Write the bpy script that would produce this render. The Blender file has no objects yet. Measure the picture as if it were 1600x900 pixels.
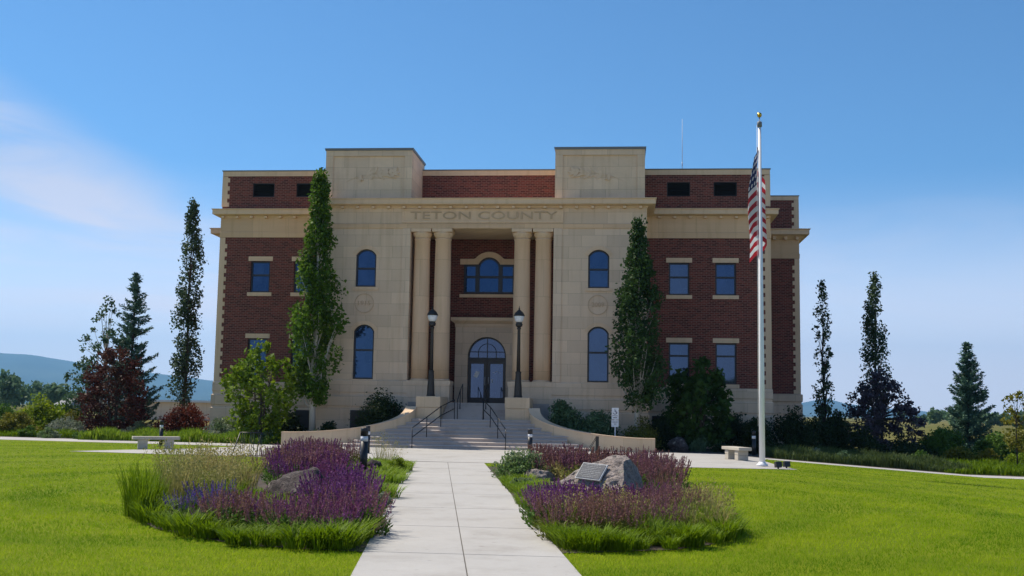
import bpy, bmesh, math, random
import numpy as np
from mathutils import Matrix, Vector

random.seed(7)
RNG = np.random.default_rng(11)
PI = math.pi
rad = math.radians
SC = bpy.context.scene
COL = SC.collection

# ------------------------------------------------------------------ camera
EYE = 1.65
F_PX = 1750.0                      # focal length in pixels of the 1600 px wide photo
YAW = math.atan(167 / F_PX)
PITCH = math.atan(193 / F_PX)
ROLL = 0.0165
ROT = (Matrix.Rotation(YAW, 3, 'Z') @ Matrix.Rotation(PI / 2 + PITCH, 3, 'X') @ Matrix.Rotation(ROLL, 3, 'Z'))
cam = bpy.data.cameras.new('camera')
cam.lens = 36.0 * F_PX / 1600.0
cam.clip_start = 0.1
cam.clip_end = 60000
camo = bpy.data.objects.new('camera', cam)
COL.objects.link(camo)
camo.matrix_world = Matrix.Translation((0, 0, EYE)) @ ROT.to_4x4()
SC.camera = camo

# ------------------------------------------------------------------ sky and sun
SUN_AZ = rad(26)                   # behind the facade, measured from its left end
SUN_EL = rad(54)
SUN = Vector((-math.cos(SUN_AZ) * math.cos(SUN_EL), math.sin(SUN_AZ) * math.cos(SUN_EL), math.sin(SUN_EL)))
SKY_STRENGTH = 0.088
world = bpy.data.worlds.new('World')
SC.world = world
world.use_nodes = True
wn = world.node_tree
for n in list(wn.nodes):
    wn.nodes.remove(n)
wo = wn.nodes.new('ShaderNodeOutputWorld')
bg = wn.nodes.new('ShaderNodeBackground')
sky = wn.nodes.new('ShaderNodeTexSky')
sky.sky_type = 'NISHITA'
sky.sun_disc = False
sky.sun_elevation = SUN_EL
sky.sun_rotation = math.atan2(SUN.x, SUN.y)
sky.altitude = 1900
sky.air_density = 1.0
sky.dust_density = 0.6
sky.ozone_density = 3.0
bg.inputs['Strength'].default_value = SKY_STRENGTH
# thin cirrus, laid over the sky by direction
tc = wn.nodes.new('ShaderNodeTexCoord')
mp = wn.nodes.new('ShaderNodeMapping')
mp.inputs['Scale'].default_value = (1.5, 1.5, 7.0)
mp.inputs['Rotation'].default_value = (0.0, 0.50, 0.0)
no = wn.nodes.new('ShaderNodeTexNoise')
no.inputs['Scale'].default_value = 2.3
no.inputs['Detail'].default_value = 9
no.inputs['Roughness'].default_value = 0.56
no.inputs['Distortion'].default_value = 0.9
sx = wn.nodes.new('ShaderNodeSeparateXYZ')
L = wn.links.new
L(tc.outputs['Generated'], mp.inputs['Vector'])
L(mp.outputs['Vector'], no.inputs['Vector'])
L(tc.outputs['Generated'], sx.inputs[0])


def wm(op, a, b=None):
    n = wn.nodes.new('ShaderNodeMath'); n.operation = op
    for k, q in ((0, a), (1, b)):
        if q is None: continue
        if isinstance(q, bpy.types.NodeSocket): L(q, n.inputs[k])
        else: n.inputs[k].default_value = q
    return n.outputs[0]


def wr_(v, a, b, c=0.0, d=1.0):
    n = wn.nodes.new('ShaderNodeMapRange'); n.interpolation_type = 'SMOOTHSTEP'
    n.inputs['From Min'].default_value = a; n.inputs['From Max'].default_value = b
    n.inputs['To Min'].default_value = c; n.inputs['To Max'].default_value = d
    L(v, n.inputs['Value'])
    return n.outputs[0]


dx_, dz_ = sx.outputs['X'], sx.outputs['Z']
# the streak: along z = .115 - .60 (x + .35)
off_ = wm('SUBTRACT', dz_, wm('SUBTRACT', 0.115, wm('MULTIPLY', wm('ADD', dx_, 0.35), 0.60)))
band = wm('MULTIPLY', wr_(off_, 0.075, 0.005), wr_(off_, -0.10, -0.01))
streak = wm('MULTIPLY', wm('MULTIPLY', band, wr_(dx_, -0.20, -0.46)), wr_(no.outputs[0], 0.34, 0.64, 0.12, 1.0))
wisp = wm('MULTIPLY', wm('MULTIPLY', wr_(dz_, 0.24, 0.06), wr_(no.outputs[0], 0.46, 0.66)), wr_(dx_, 0.35, -0.45, 0.25, 0.6))
cloud = wm('MINIMUM', wm('ADD', wm('MULTIPLY', streak, 0.85), wisp), 0.9)
tint = wn.nodes.new('ShaderNodeMix'); tint.data_type = 'RGBA'; tint.blend_type = 'MULTIPLY'
tint.inputs[0].default_value = 1.0
tint.inputs[7].default_value = (0.55, 0.90, 1.08, 1)      # the deep blue of a dry summer sky
L(sky.outputs[0], tint.inputs[6])
mx = wn.nodes.new('ShaderNodeMix'); mx.data_type = 'RGBA'
mx.inputs[7].default_value = (5.2, 5.4, 6.6, 1)
L(tint.outputs[2], mx.inputs[6]); L(cloud, mx.inputs[0])
hz_ = wn.nodes.new('ShaderNodeMix'); hz_.data_type = 'RGBA'  # milky air over the plain
hz_.inputs[7].default_value = (9.4, 8.9, 9.7, 1)
L(mx.outputs[2], hz_.inputs[6])
L(wm('MULTIPLY', wr_(dz_, 0.215, 0.010), 0.92), hz_.inputs[0])
L(hz_.outputs[2], bg.inputs['Color'])
L(bg.outputs[0], wo.inputs['Surface'])

sl = bpy.data.lights.new('sun', 'SUN')
sl.energy = 4.3
sl.angle = rad(0.53)
sl.color = (1.0, 0.91, 0.76)
slo = bpy.data.objects.new('sun', sl)
COL.objects.link(slo)
slo.location = (-30, 60, 60)
slo.rotation_euler = SUN.to_track_quat('Z', 'Y').to_euler()

SC.view_settings.view_transform = 'Standard'
SC.view_settings.look = 'None'
SC.view_settings.exposure = 0.62
SC.view_settings.gamma = 1.0
SC.view_settings.use_curve_mapping = False
SC.render.engine = 'CYCLES'
SC.cycles.use_denoising = True
SC.cycles.max_bounces = 6
SC.cycles.diffuse_bounces = 4
SC.cycles.glossy_bounces = 3
SC.cycles.transmission_bounces = 4
SC.cycles.transparent_max_bounces = 8
SC.cycles.volume_bounces = 0
SC.cycles.caustics_reflective = False
SC.cycles.caustics_refractive = False
SC.cycles.sample_clamp_indirect = 6.0


# ------------------------------------------------------------------ measuring
def ray(u, v):
    return ROT @ Vector(((u - 800) / F_PX, -(v - 450) / F_PX, -1.0))


def at(u, v, Y):
    """point of the place seen at (u, v) of the photograph, at depth Y"""
    d = ray(u, v)
    return Vector((0, 0, EYE)) + d * (Y / d.y)


KX = (4.5, 13.0)


def gz(x, y=0):
    """height of the ground: flat, falling gently away on the right"""
    return -0.05 * (min(max(x, KX[0]), KX[1]) - KX[0])


def ground(u, v):
    p = Vector((0, 0, 0))
    d = ray(u, v)
    z = 0.0
    for _ in range(8):
        p = Vector((0, 0, EYE)) + d * ((z - EYE) / d.z)
        z = gz(p.x)
    return p


# ------------------------------------------------------------------ materials
def nt(name):
    m = bpy.data.materials.new(name)
    m.use_nodes = True
    t = m.node_tree
    b = t.nodes['Principled BSDF']
    return m, t, b


def mix(t, fac, a, b, mode='MIX'):
    n = t.nodes.new('ShaderNodeMix'); n.data_type = 'RGBA'; n.blend_type = mode
    for i, s in ((0, fac), (6, a), (7, b)):
        if isinstance(s, bpy.types.NodeSocket):
            t.links.new(s, n.inputs[i])
        elif i == 0:
            n.inputs[0].default_value = s
        else:
            n.inputs[i].default_value = (*s, 1) if len(s) == 3 else s
    return n.outputs[2]


def noise(t, scale, detail=4, vec=None, rough=0.55, lo=0.3, hi=0.7):
    n = t.nodes.new('ShaderNodeTexNoise')
    n.inputs['Scale'].default_value = scale
    n.inputs['Detail'].default_value = detail
    n.inputs['Roughness'].default_value = rough
    if vec is not None:
        t.links.new(vec, n.inputs['Vector'])
    r = t.nodes.new('ShaderNodeMapRange')
    r.inputs['From Min'].default_value = lo
    r.inputs['From Max'].default_value = hi
    t.links.new(n.outputs[0], r.inputs['Value'])
    return r.outputs[0]


def position(t):
    return t.nodes.new('ShaderNodeNewGeometry').outputs['Position']


def bump(t, b, h, strength, dist=0.02):
    n = t.nodes.new('ShaderNodeBump')
    n.inputs['Strength'].default_value = strength
    n.inputs['Distance'].default_value = dist
    t.links.new(h, n.inputs['Height'])
    t.links.new(n.outputs[0], b.inputs['Normal'])


def wall_coords(t):
    """(x+y, z) of the world, so courses run round corners"""
    s = t.nodes.new('ShaderNodeSeparateXYZ')
    t.links.new(position(t), s.inputs[0])
    a = t.nodes.new('ShaderNodeMath'); a.operation = 'ADD'
    t.links.new(s.outputs[0], a.inputs[0]); t.links.new(s.outputs[1], a.inputs[1])
    c = t.nodes.new('ShaderNodeCombineXYZ')
    t.links.new(a.outputs[0], c.inputs[0]); t.links.new(s.outputs[2], c.inputs[1])
    return c.outputs[0]


def brick_tex(t, vec, w, h, mortar, c1, c2, cm, smooth=0.1, bias=0.0):
    n = t.nodes.new('ShaderNodeTexBrick')
    n.inputs['Scale'].default_value = 1.0
    n.inputs['Brick Width'].default_value = w
    n.inputs['Row Height'].default_value = h
    n.inputs['Mortar Size'].default_value = mortar
    n.inputs['Mortar Smooth'].default_value = smooth
    n.inputs['Bias'].default_value = bias
    n.inputs['Color1'].default_value = (*c1, 1)
    n.inputs['Color2'].default_value = (*c2, 1)
    n.inputs['Mortar'].default_value = (*cm, 1)
    t.links.new(vec, n.inputs['Vector'])
    return n


def m_brick():
    m, t, b = nt('red_brick')
    v = wall_coords(t)
    k = brick_tex(t, v, 0.25, 0.088, 0.013, (0.072, 0.016, 0.013), (0.212, 0.048, 0.033), (0.235, 0.135, 0.10))
    c = mix(t, noise(t, 0.55, 3), k.outputs['Color'], (0.72, 0.72, 0.76), 'MULTIPLY')
    c = mix(t, noise(t, 9.0, 2, v, lo=0.35, hi=0.65), c, (1.12, 0.98, 0.95), 'MULTIPLY')
    t.links.new(c, b.inputs['Base Color'])
    b.inputs['Roughness'].default_value = 0.9
    iv = t.nodes.new('ShaderNodeMath'); iv.operation = 'SUBTRACT'; iv.inputs[0].default_value = 1
    t.links.new(k.outputs['Fac'], iv.inputs[1])
    bump(t, b, iv.outputs[0], 0.6, 0.01)
    return m


def m_stone(name, base, w=1.1, h=0.55, joint=0.8, var=0.12):
    m, t, b = nt(name)
    v = wall_coords(t)
    lo = tuple(x * (1 - var) for x in base)
    hi = tuple(min(1, x * (1 + var * 0.7)) for x in base)
    jm = tuple(x * joint for x in base)
    if w:
        k = brick_tex(t, v, w, h, 0.008, lo, hi, jm, 0.0)
        c = k.outputs['Color']
    else:
        c = mix(t, noise(t, 0.8, 3), lo, hi)
    c = mix(t, noise(t, 1.3, 6, rough=0.65), c, (0.84, 0.83, 0.80), 'MULTIPLY')
    c = mix(t, noise(t, 26, 3), c, (1.05, 1.04, 1.02), 'MULTIPLY')
    # rain streaks run down the stone
    mp_ = t.nodes.new('ShaderNodeMapping'); mp_.inputs['Scale'].default_value = (2.2, 0.16, 1)
    t.links.new(v, mp_.inputs['Vector'])
    c = mix(t, noise(t, 1.6, 4, mp_.outputs[0], lo=0.5, hi=0.75), c, (0.86, 0.84, 0.80), 'MULTIPLY')
    t.links.new(c, b.inputs['Base Color'])
    b.inputs['Roughness'].default_value = 0.85
    bump(t, b, noise(t, 40, 3), 0.25, 0.006)
    return m


def m_plain(name, c, rough=0.5, metal=0.0, var=0.12, scale=6.0, spec=0.5):
    m, t, b = nt(name)
    cc = mix(t, noise(t, scale, 4), tuple(x * (1 - var) for x in c), tuple(min(1, x * (1 + var)) for x in c))
    t.links.new(cc, b.inputs['Base Color'])
    b.inputs['Roughness'].default_value = rough
    b.inputs['Metallic'].default_value = metal
    b.inputs['Specular IOR Level'].default_value = spec
    return m


def m_concrete(name, base):
    m, t, b = nt(name)
    p = position(t)
    c = mix(t, noise(t, 0.35, 5, p), tuple(x * 0.90 for x in base), base)
    c = mix(t, noise(t, 5.0, 5, p, 0.7), c, (0.93, 0.92, 0.92), 'MULTIPLY')
    c = mix(t, noise(t, 90, 2, p), c, (0.94, 0.94, 0.94), 'MULTIPLY')
    c = mix(t, noise(t, 0.9, 5, p, 0.65, lo=0.50, hi=0.72), c, (0.80, 0.78, 0.76), 'MULTIPLY')
    c = mix(t, noise(t, 7, 3, p, 0.6, lo=0.66, hi=0.74), c, (0.72, 0.70, 0.68), 'MULTIPLY')
    t.links.new(c, b.inputs['Base Color'])
    b.inputs['Roughness'].default_value = 0.88
    bump(t, b, noise(t, 120, 2, p), 0.2, 0.003)
    return m


def m_leaf(name, c1, c2, c3=None, trans=0.35, rough=0.6, spec=0.15, patch=False):
    """leaves: the shade changes from leaf to leaf, some light passes through"""
    m, t, b = nt(name)
    g = t.nodes.new('ShaderNodeNewGeometry')
    c = mix(t, g.outputs['Random Per Island'], c1, c2)
    c = mix(t, noise(t, 0.9, 2, g.outputs['Position'], lo=0.4, hi=0.65), c, c3 or c2)
    if patch:       # growth and mowing differ from place to place
        c = mix(t, noise(t, 0.42, 5, g.outputs['Position'], 0.62, .42, .60), c, (0.60, 0.74, 0.6), 'MULTIPLY')
        s_ = t.nodes.new('ShaderNodeMapping'); s_.inputs['Location'].default_value = (5.0, -22, 0)
        t.links.new(g.outputs['Position'], s_.inputs['Vector'])
        w_ = t.nodes.new('ShaderNodeTexWave'); w_.wave_type = 'RINGS'; w_.rings_direction = 'Z'
        w_.inputs['Scale'].default_value = 0.105; w_.inputs['Distortion'].default_value = 3.2; w_.inputs['Detail'].default_value = 2; w_.inputs['Detail Scale'].default_value = 0.6
        t.links.new(s_.outputs[0], w_.inputs['Vector'])
        r_ = t.nodes.new('ShaderNodeMapRange'); r_.inputs['From Min'].default_value = .42; r_.inputs['From Max'].default_value = .12
        t.links.new(w_.outputs['Fac'], r_.inputs['Value'])
        c = mix(t, r_.outputs[0], c, (0.60, 0.74, 0.7), 'MULTIPLY')
        c = mix(t, noise(t, 0.7, 5, g.outputs['Position'], 0.65, .50, .64), c, (0.74, 0.84, 0.8), 'MULTIPLY')
        c = mix(t, noise(t, 1.6, 4, g.outputs['Position'], 0.7, .55, .75), c, (1.30, 1.15, 2.4), 'MULTIPLY')
    t.links.new(c, b.inputs['Base Color'])
    b.inputs['Roughness'].default_value = rough
    b.inputs['Specular IOR Level'].default_value = spec
    tr = t.nodes.new('ShaderNodeBsdfTranslucent')
    t.links.new(c, tr.inputs['Color'])
    ms = t.nodes.new('ShaderNodeMixShader')
    ms.inputs[0].default_value = trans
    t.links.new(b.outputs[0], ms.inputs[1]); t.links.new(tr.outputs[0], ms.inputs[2])
    t.links.new(ms.outputs[0], t.nodes['Material Output'].inputs['Surface'])
    return m


def m_glass(name, tint, ior=1.9, base=(0.006, 0.010, 0.022)):
    m, t, b = nt(name)
    cc = mix(t, noise(t, 0.55, 3, lo=.42, hi=.62), base, tuple(x * 4.0 for x in base))
    t.links.new(cc, b.inputs['Base Color'])
    b.inputs['Roughness'].default_value = 0.03
    b.inputs['IOR'].default_value = ior
    b.inputs['Specular Tint'].default_value = (*tint, 1)
    bump(t, b, noise(t, 0.9, 1), 0.05, 0.02)
    return m


M = {}
M['brick'] = m_brick()
STONE = (0.72, 0.55, 0.40)
M['ashlar'] = m_stone('limestone_ashlar', STONE, 1.22, 0.56, 0.70, 0.09)
M['stone'] = m_stone('limestone', STONE, 0, 0)
M['stone_trim'] = m_stone('limestone_trim', (0.75, 0.55, 0.375), 0, 0)
M['stone_panel'] = m_stone('limestone_panel', (0.70, 0.485, 0.305), 1.9, 4.0, 0.75)
M['stone_carved'] = m_stone('carved_limestone', (0.62, 0.455, 0.315), 0, 0)
M['wall_stone'] = m_stone('wall_limestone', (0.64, 0.49, 0.33), 1.15, 3.0, 0.8, 0.06)
M['drum'] = m_stone('column_stone', (0.71, 0.495, 0.325), 3.0, 1.78, 0.70, 0.07)
M['step'] = m_concrete('step_concrete', (0.50, 0.43, 0.38))
M['walk'] = m_concrete('walk_concrete', (0.42, 0.405, 0.385))
M['joint'] = m_plain('joint_dirt', (0.12, 0.11, 0.095), 0.95)
M['frame'] = m_plain('dark_window_frame', (0.012, 0.013, 0.022), 0.45)
M['door_wood'] = m_plain('dark_bronze_door', (0.030, 0.022, 0.022), 0.45)
M['black'] = m_plain('black_metal', (0.012, 0.012, 0.014), 0.42, spec=0.5)
M['bronze'] = m_plain('dark_bronze', (0.020, 0.016, 0.013), 0.5)
M['vent'] = m_plain('black_louvre', (0.008, 0.008, 0.009), 0.6)
M['coping'] = m_plain('grey_metal_coping', (0.13, 0.15, 0.18), 0.5)
M['glass'] = m_glass('window_glass', (0.15, 0.38, 0.88), 1.9)
M['glass_pale'] = m_glass('pale_window_glass', (0.26, 0.47, 0.90), 2.0)
M['glass_door'] = m_glass('door_glass', (0.35, 0.55, 1.0), 1.9, (0.012, 0.018, 0.03))
M['paper'] = m_plain('white_paper', (0.78, 0.78, 0.76), 0.8, var=0.03)
M['white'] = m_plain('white_paint', (0.78, 0.79, 0.80), 0.4, var=0.04)
M['pole'] = m_plain('brushed_aluminium', (0.78, 0.78, 0.79), 0.35, 0.0, var=0.05, scale=20)
M['gold'] = m_plain('gilt_metal', (0.55, 0.36, 0.06), 0.25, 1.0)
M['globe'] = m_plain('frosted_lamp_glass', (0.72, 0.74, 0.78), 0.25)
M['band'] = m_plain('white_lens_band', (0.66, 0.67, 0.69), 0.4)
M['grey_paint'] = m_plain('grey_paint', (0.14, 0.15, 0.16), 0.5)
M['bark'] = m_plain('brown_bark', (0.085, 0.062, 0.045), 0.95, var=0.35, scale=14)
M['bark_pale'] = m_plain('pale_bark', (0.36, 0.34, 0.29), 0.9, var=0.3, scale=9)
M['bark_dark'] = m_plain('dark_bark', (0.045, 0.036, 0.030), 0.95, var=0.3, scale=14)
M['bench'] = m_concrete('bench_concrete', (0.50, 0.455, 0.385))
M['soil'] = m_plain('dark_mulch', (0.050, 0.036, 0.026), 1.0, var=0.45, scale=18)
M['roof'] = m_plain('grey_roofing', (0.25, 0.25, 0.25), 0.9)
M['pale_roof'] = m_plain('pale_metal_roof', (0.55, 0.55, 0.55), 0.5)


def m_lawn():
    m, t, b = nt('mown_lawn')
    p = position(t)
    c = mix(t, noise(t, 0.22, 4, p), (0.200, 0.270, 0.004), (0.280, 0.340, 0.008))
    c = mix(t, noise(t, 2.4, 5, p, 0.7), c, (0.76, 0.82, 0.8), 'MULTIPLY')
    c = mix(t, noise(t, 45, 3, p, 0.7), c, (0.55, 0.6, 0.5), 'MULTIPLY')
    # faint swathes where the mower turned
    s = t.nodes.new('ShaderNodeMapping')
    s.inputs['Location'].default_value = (4.5, -21, 0)
    t.links.new(p, s.inputs['Vector'])
    w = t.nodes.new('ShaderNodeTexWave'); w.wave_type = 'RINGS'; w.rings_direction = 'Z'
    w.inputs['Scale'].default_value = 0.16; w.inputs['Distortion'].default_value = 2.0
    w.inputs['Detail'].default_value = 1
    t.links.new(s.outputs[0], w.inputs['Vector'])
    c = mix(t, w.outputs['Fac'], c, (1.16, 1.10, 1.1), 'MULTIPLY')
    t.links.new(c, b.inputs['Base Color'])
    b.inputs['Roughness'].default_value = 0.9
    b.inputs['Specular IOR Level'].default_value = 0.1
    bump(t, b, noise(t, 60, 3, p), 0.8, 0.03)
    return m


def m_field():
    m, t, b = nt('dry_field')
    p = position(t)
    c = mix(t, noise(t, 0.004, 4, p), (0.20, 0.17, 0.075), (0.075, 0.10, 0.030))
    c = mix(t, noise(t, 0.25, 4, p), c, (0.75, 0.75, 0.7), 'MULTIPLY')
    t.links.new(c, b.inputs['Base Color'])
    b.inputs['Roughness'].default_value = 1.0
    b.inputs['Specular IOR Level'].default_value = 0.0
    return m


def m_rock(name, a, c2, pit=0.5):
    m, t, b = nt(name)
    tc_ = t.nodes.new('ShaderNodeTexCoord').outputs['Object']
    c = mix(t, noise(t, 2.2, 6, tc_, 0.65), a, c2)
    c = mix(t, noise(t, 14, 4, tc_, 0.7, 0.35, 0.6), tuple(x * pit for x in a), c)
    c = mix(t, noise(t, 5, 3, tc_, 0.6, 0.6, 0.7), c, (0.33, 0.30, 0.24))
    t.links.new(c, b.inputs['Base Color'])
    b.inputs['Roughness'].default_value = 0.95
    bump(t, b, noise(t, 18, 6, tc_, 0.7), 0.9, 0.03)
    return m


M['lawn'] = m_lawn()
M['field'] = m_field()
M['rock_pink'] = m_rock('pitted_pink_rock', (0.27, 0.222, 0.20), (0.43, 0.365, 0.33))
M['rock_lava'] = m_rock('grey_lava_rock', (0.060, 0.045, 0.042), (0.145, 0.112, 0.104))
M['rock_dark'] = m_rock('dark_lava_rock', (0.035, 0.028, 0.026), (0.085, 0.068, 0.06))

M['lf_poplar'] = m_leaf('poplar_leaves', (0.040, 0.095, 0.008), (0.120, 0.200, 0.020), (0.075, 0.150, 0.012), trans=0.42)  # poplar leaf brightened for the tree in full sun, light put into the colour
M['lf_poplar_dark'] = m_leaf('dark_poplar_leaves', (0.018, 0.045, 0.012), (0.045, 0.090, 0.022), trans=0.25)  # same leaf darkened, shade beside the building put into the colour
M['lf_maple'] = m_leaf('light_maple_leaves', (0.10, 0.17, 0.010), (0.20, 0.27, 0.018), (0.12, 0.20, 0.012), trans=0.42)  # maple leaf as lit by the sun, the brightness is in the colour
M['lf_maple_dark'] = m_leaf('dark_maple_leaves', (0.018, 0.050, 0.008), (0.045, 0.095, 0.016), trans=0.3)  # darker copy of the maple leaf, shade painted in
M['lf_aspen'] = m_leaf('aspen_leaves', (0.030, 0.060, 0.028), (0.070, 0.115, 0.055), trans=0.25)
M['lf_spruce'] = m_leaf('spruce_needles', (0.028, 0.080, 0.054), (0.080, 0.160, 0.108), trans=0.15)
M['lf_birch'] = m_leaf('birch_leaves', (0.035, 0.080, 0.035), (0.075, 0.135, 0.070), trans=0.3)
M['lf_red'] = m_leaf('dark_red_leaves', (0.045, 0.014, 0.012), (0.105, 0.032, 0.026), (0.070, 0.030, 0.020), trans=0.3)
M['lf_barberry'] = m_leaf('barberry_leaves', (0.080, 0.018, 0.012), (0.170, 0.045, 0.025), (0.12, 0.035, 0.02), trans=0.3)
M['lf_purple'] = m_leaf('purple_leaves', (0.034, 0.028, 0.040), (0.090, 0.078, 0.100), trans=0.2)
M['lf_lime'] = m_leaf('lime_leaves', (0.13, 0.20, 0.008), (0.24, 0.30, 0.015), (0.17, 0.25, 0.012), trans=0.4)
M['lf_olive'] = m_leaf('olive_leaves', (0.09, 0.11, 0.012), (0.19, 0.18, 0.022), trans=0.35)
M['lf_green'] = m_leaf('green_leaves', (0.040, 0.095, 0.012), (0.095, 0.175, 0.025), trans=0.35)
M['lf_sage'] = m_leaf('sage_leaves', (0.17, 0.22, 0.11), (0.33, 0.37, 0.22), (0.12, 0.20, 0.05), trans=0.25)
M['lf_silver'] = m_leaf('silver_leaves', (0.16, 0.19, 0.12), (0.32, 0.34, 0.27), (0.10, 0.16, 0.05), trans=0.25)
M['lf_willow'] = m_leaf('willow_leaves', (0.050, 0.110, 0.045), (0.125, 0.200, 0.100), trans=0.3)
M['lf_dark'] = m_leaf('dark_shrub_leaves', (0.010, 0.024, 0.007), (0.028, 0.050, 0.014), trans=0.2)
M['lf_brown'] = m_leaf('brown_green_leaves', (0.050, 0.060, 0.010), (0.130, 0.140, 0.024), trans=0.25)
M['gr_lime'] = m_leaf('bright_grass', (0.13, 0.22, 0.012), (0.24, 0.32, 0.025), (0.16, 0.26, 0.02), trans=0.4)
M['gr_green'] = m_leaf('green_grass', (0.085, 0.155, 0.004), (0.190, 0.275, 0.010), (0.13, 0.21, 0.005), trans=0.4)
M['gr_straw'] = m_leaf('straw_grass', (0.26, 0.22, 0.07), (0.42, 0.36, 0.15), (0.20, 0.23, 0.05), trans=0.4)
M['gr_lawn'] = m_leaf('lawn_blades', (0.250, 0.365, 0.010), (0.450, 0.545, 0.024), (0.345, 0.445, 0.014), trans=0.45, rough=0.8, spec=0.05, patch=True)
M['gr_shade'] = m_leaf('meadow_blades', (0.035, 0.065, 0.016), (0.085, 0.120, 0.035), trans=0.3)  # meadow green darkened, the building's shade is in the colour
M['fl_purple'] = m_leaf('purple_flowers', (0.120, 0.055, 0.070), (0.260, 0.070, 0.310), (0.20, 0.055, 0.15), trans=0.3)
M['fl_violet'] = m_leaf('violet_flowers', (0.085, 0.050, 0.230), (0.150, 0.090, 0.340), trans=0.3)
M['fl_spent'] = m_leaf('spent_flowers', (0.175, 0.080, 0.068), (0.320, 0.185, 0.130), (0.22, 0.09, 0.14), trans=0.3)
M['fl_white'] = m_leaf('white_flowers', (0.50, 0.50, 0.46), (0.75, 0.74, 0.70), trans=0.3)
M['twig'] = m_plain('dry_twig', (0.20, 0.13, 0.09), 0.9)


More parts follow.
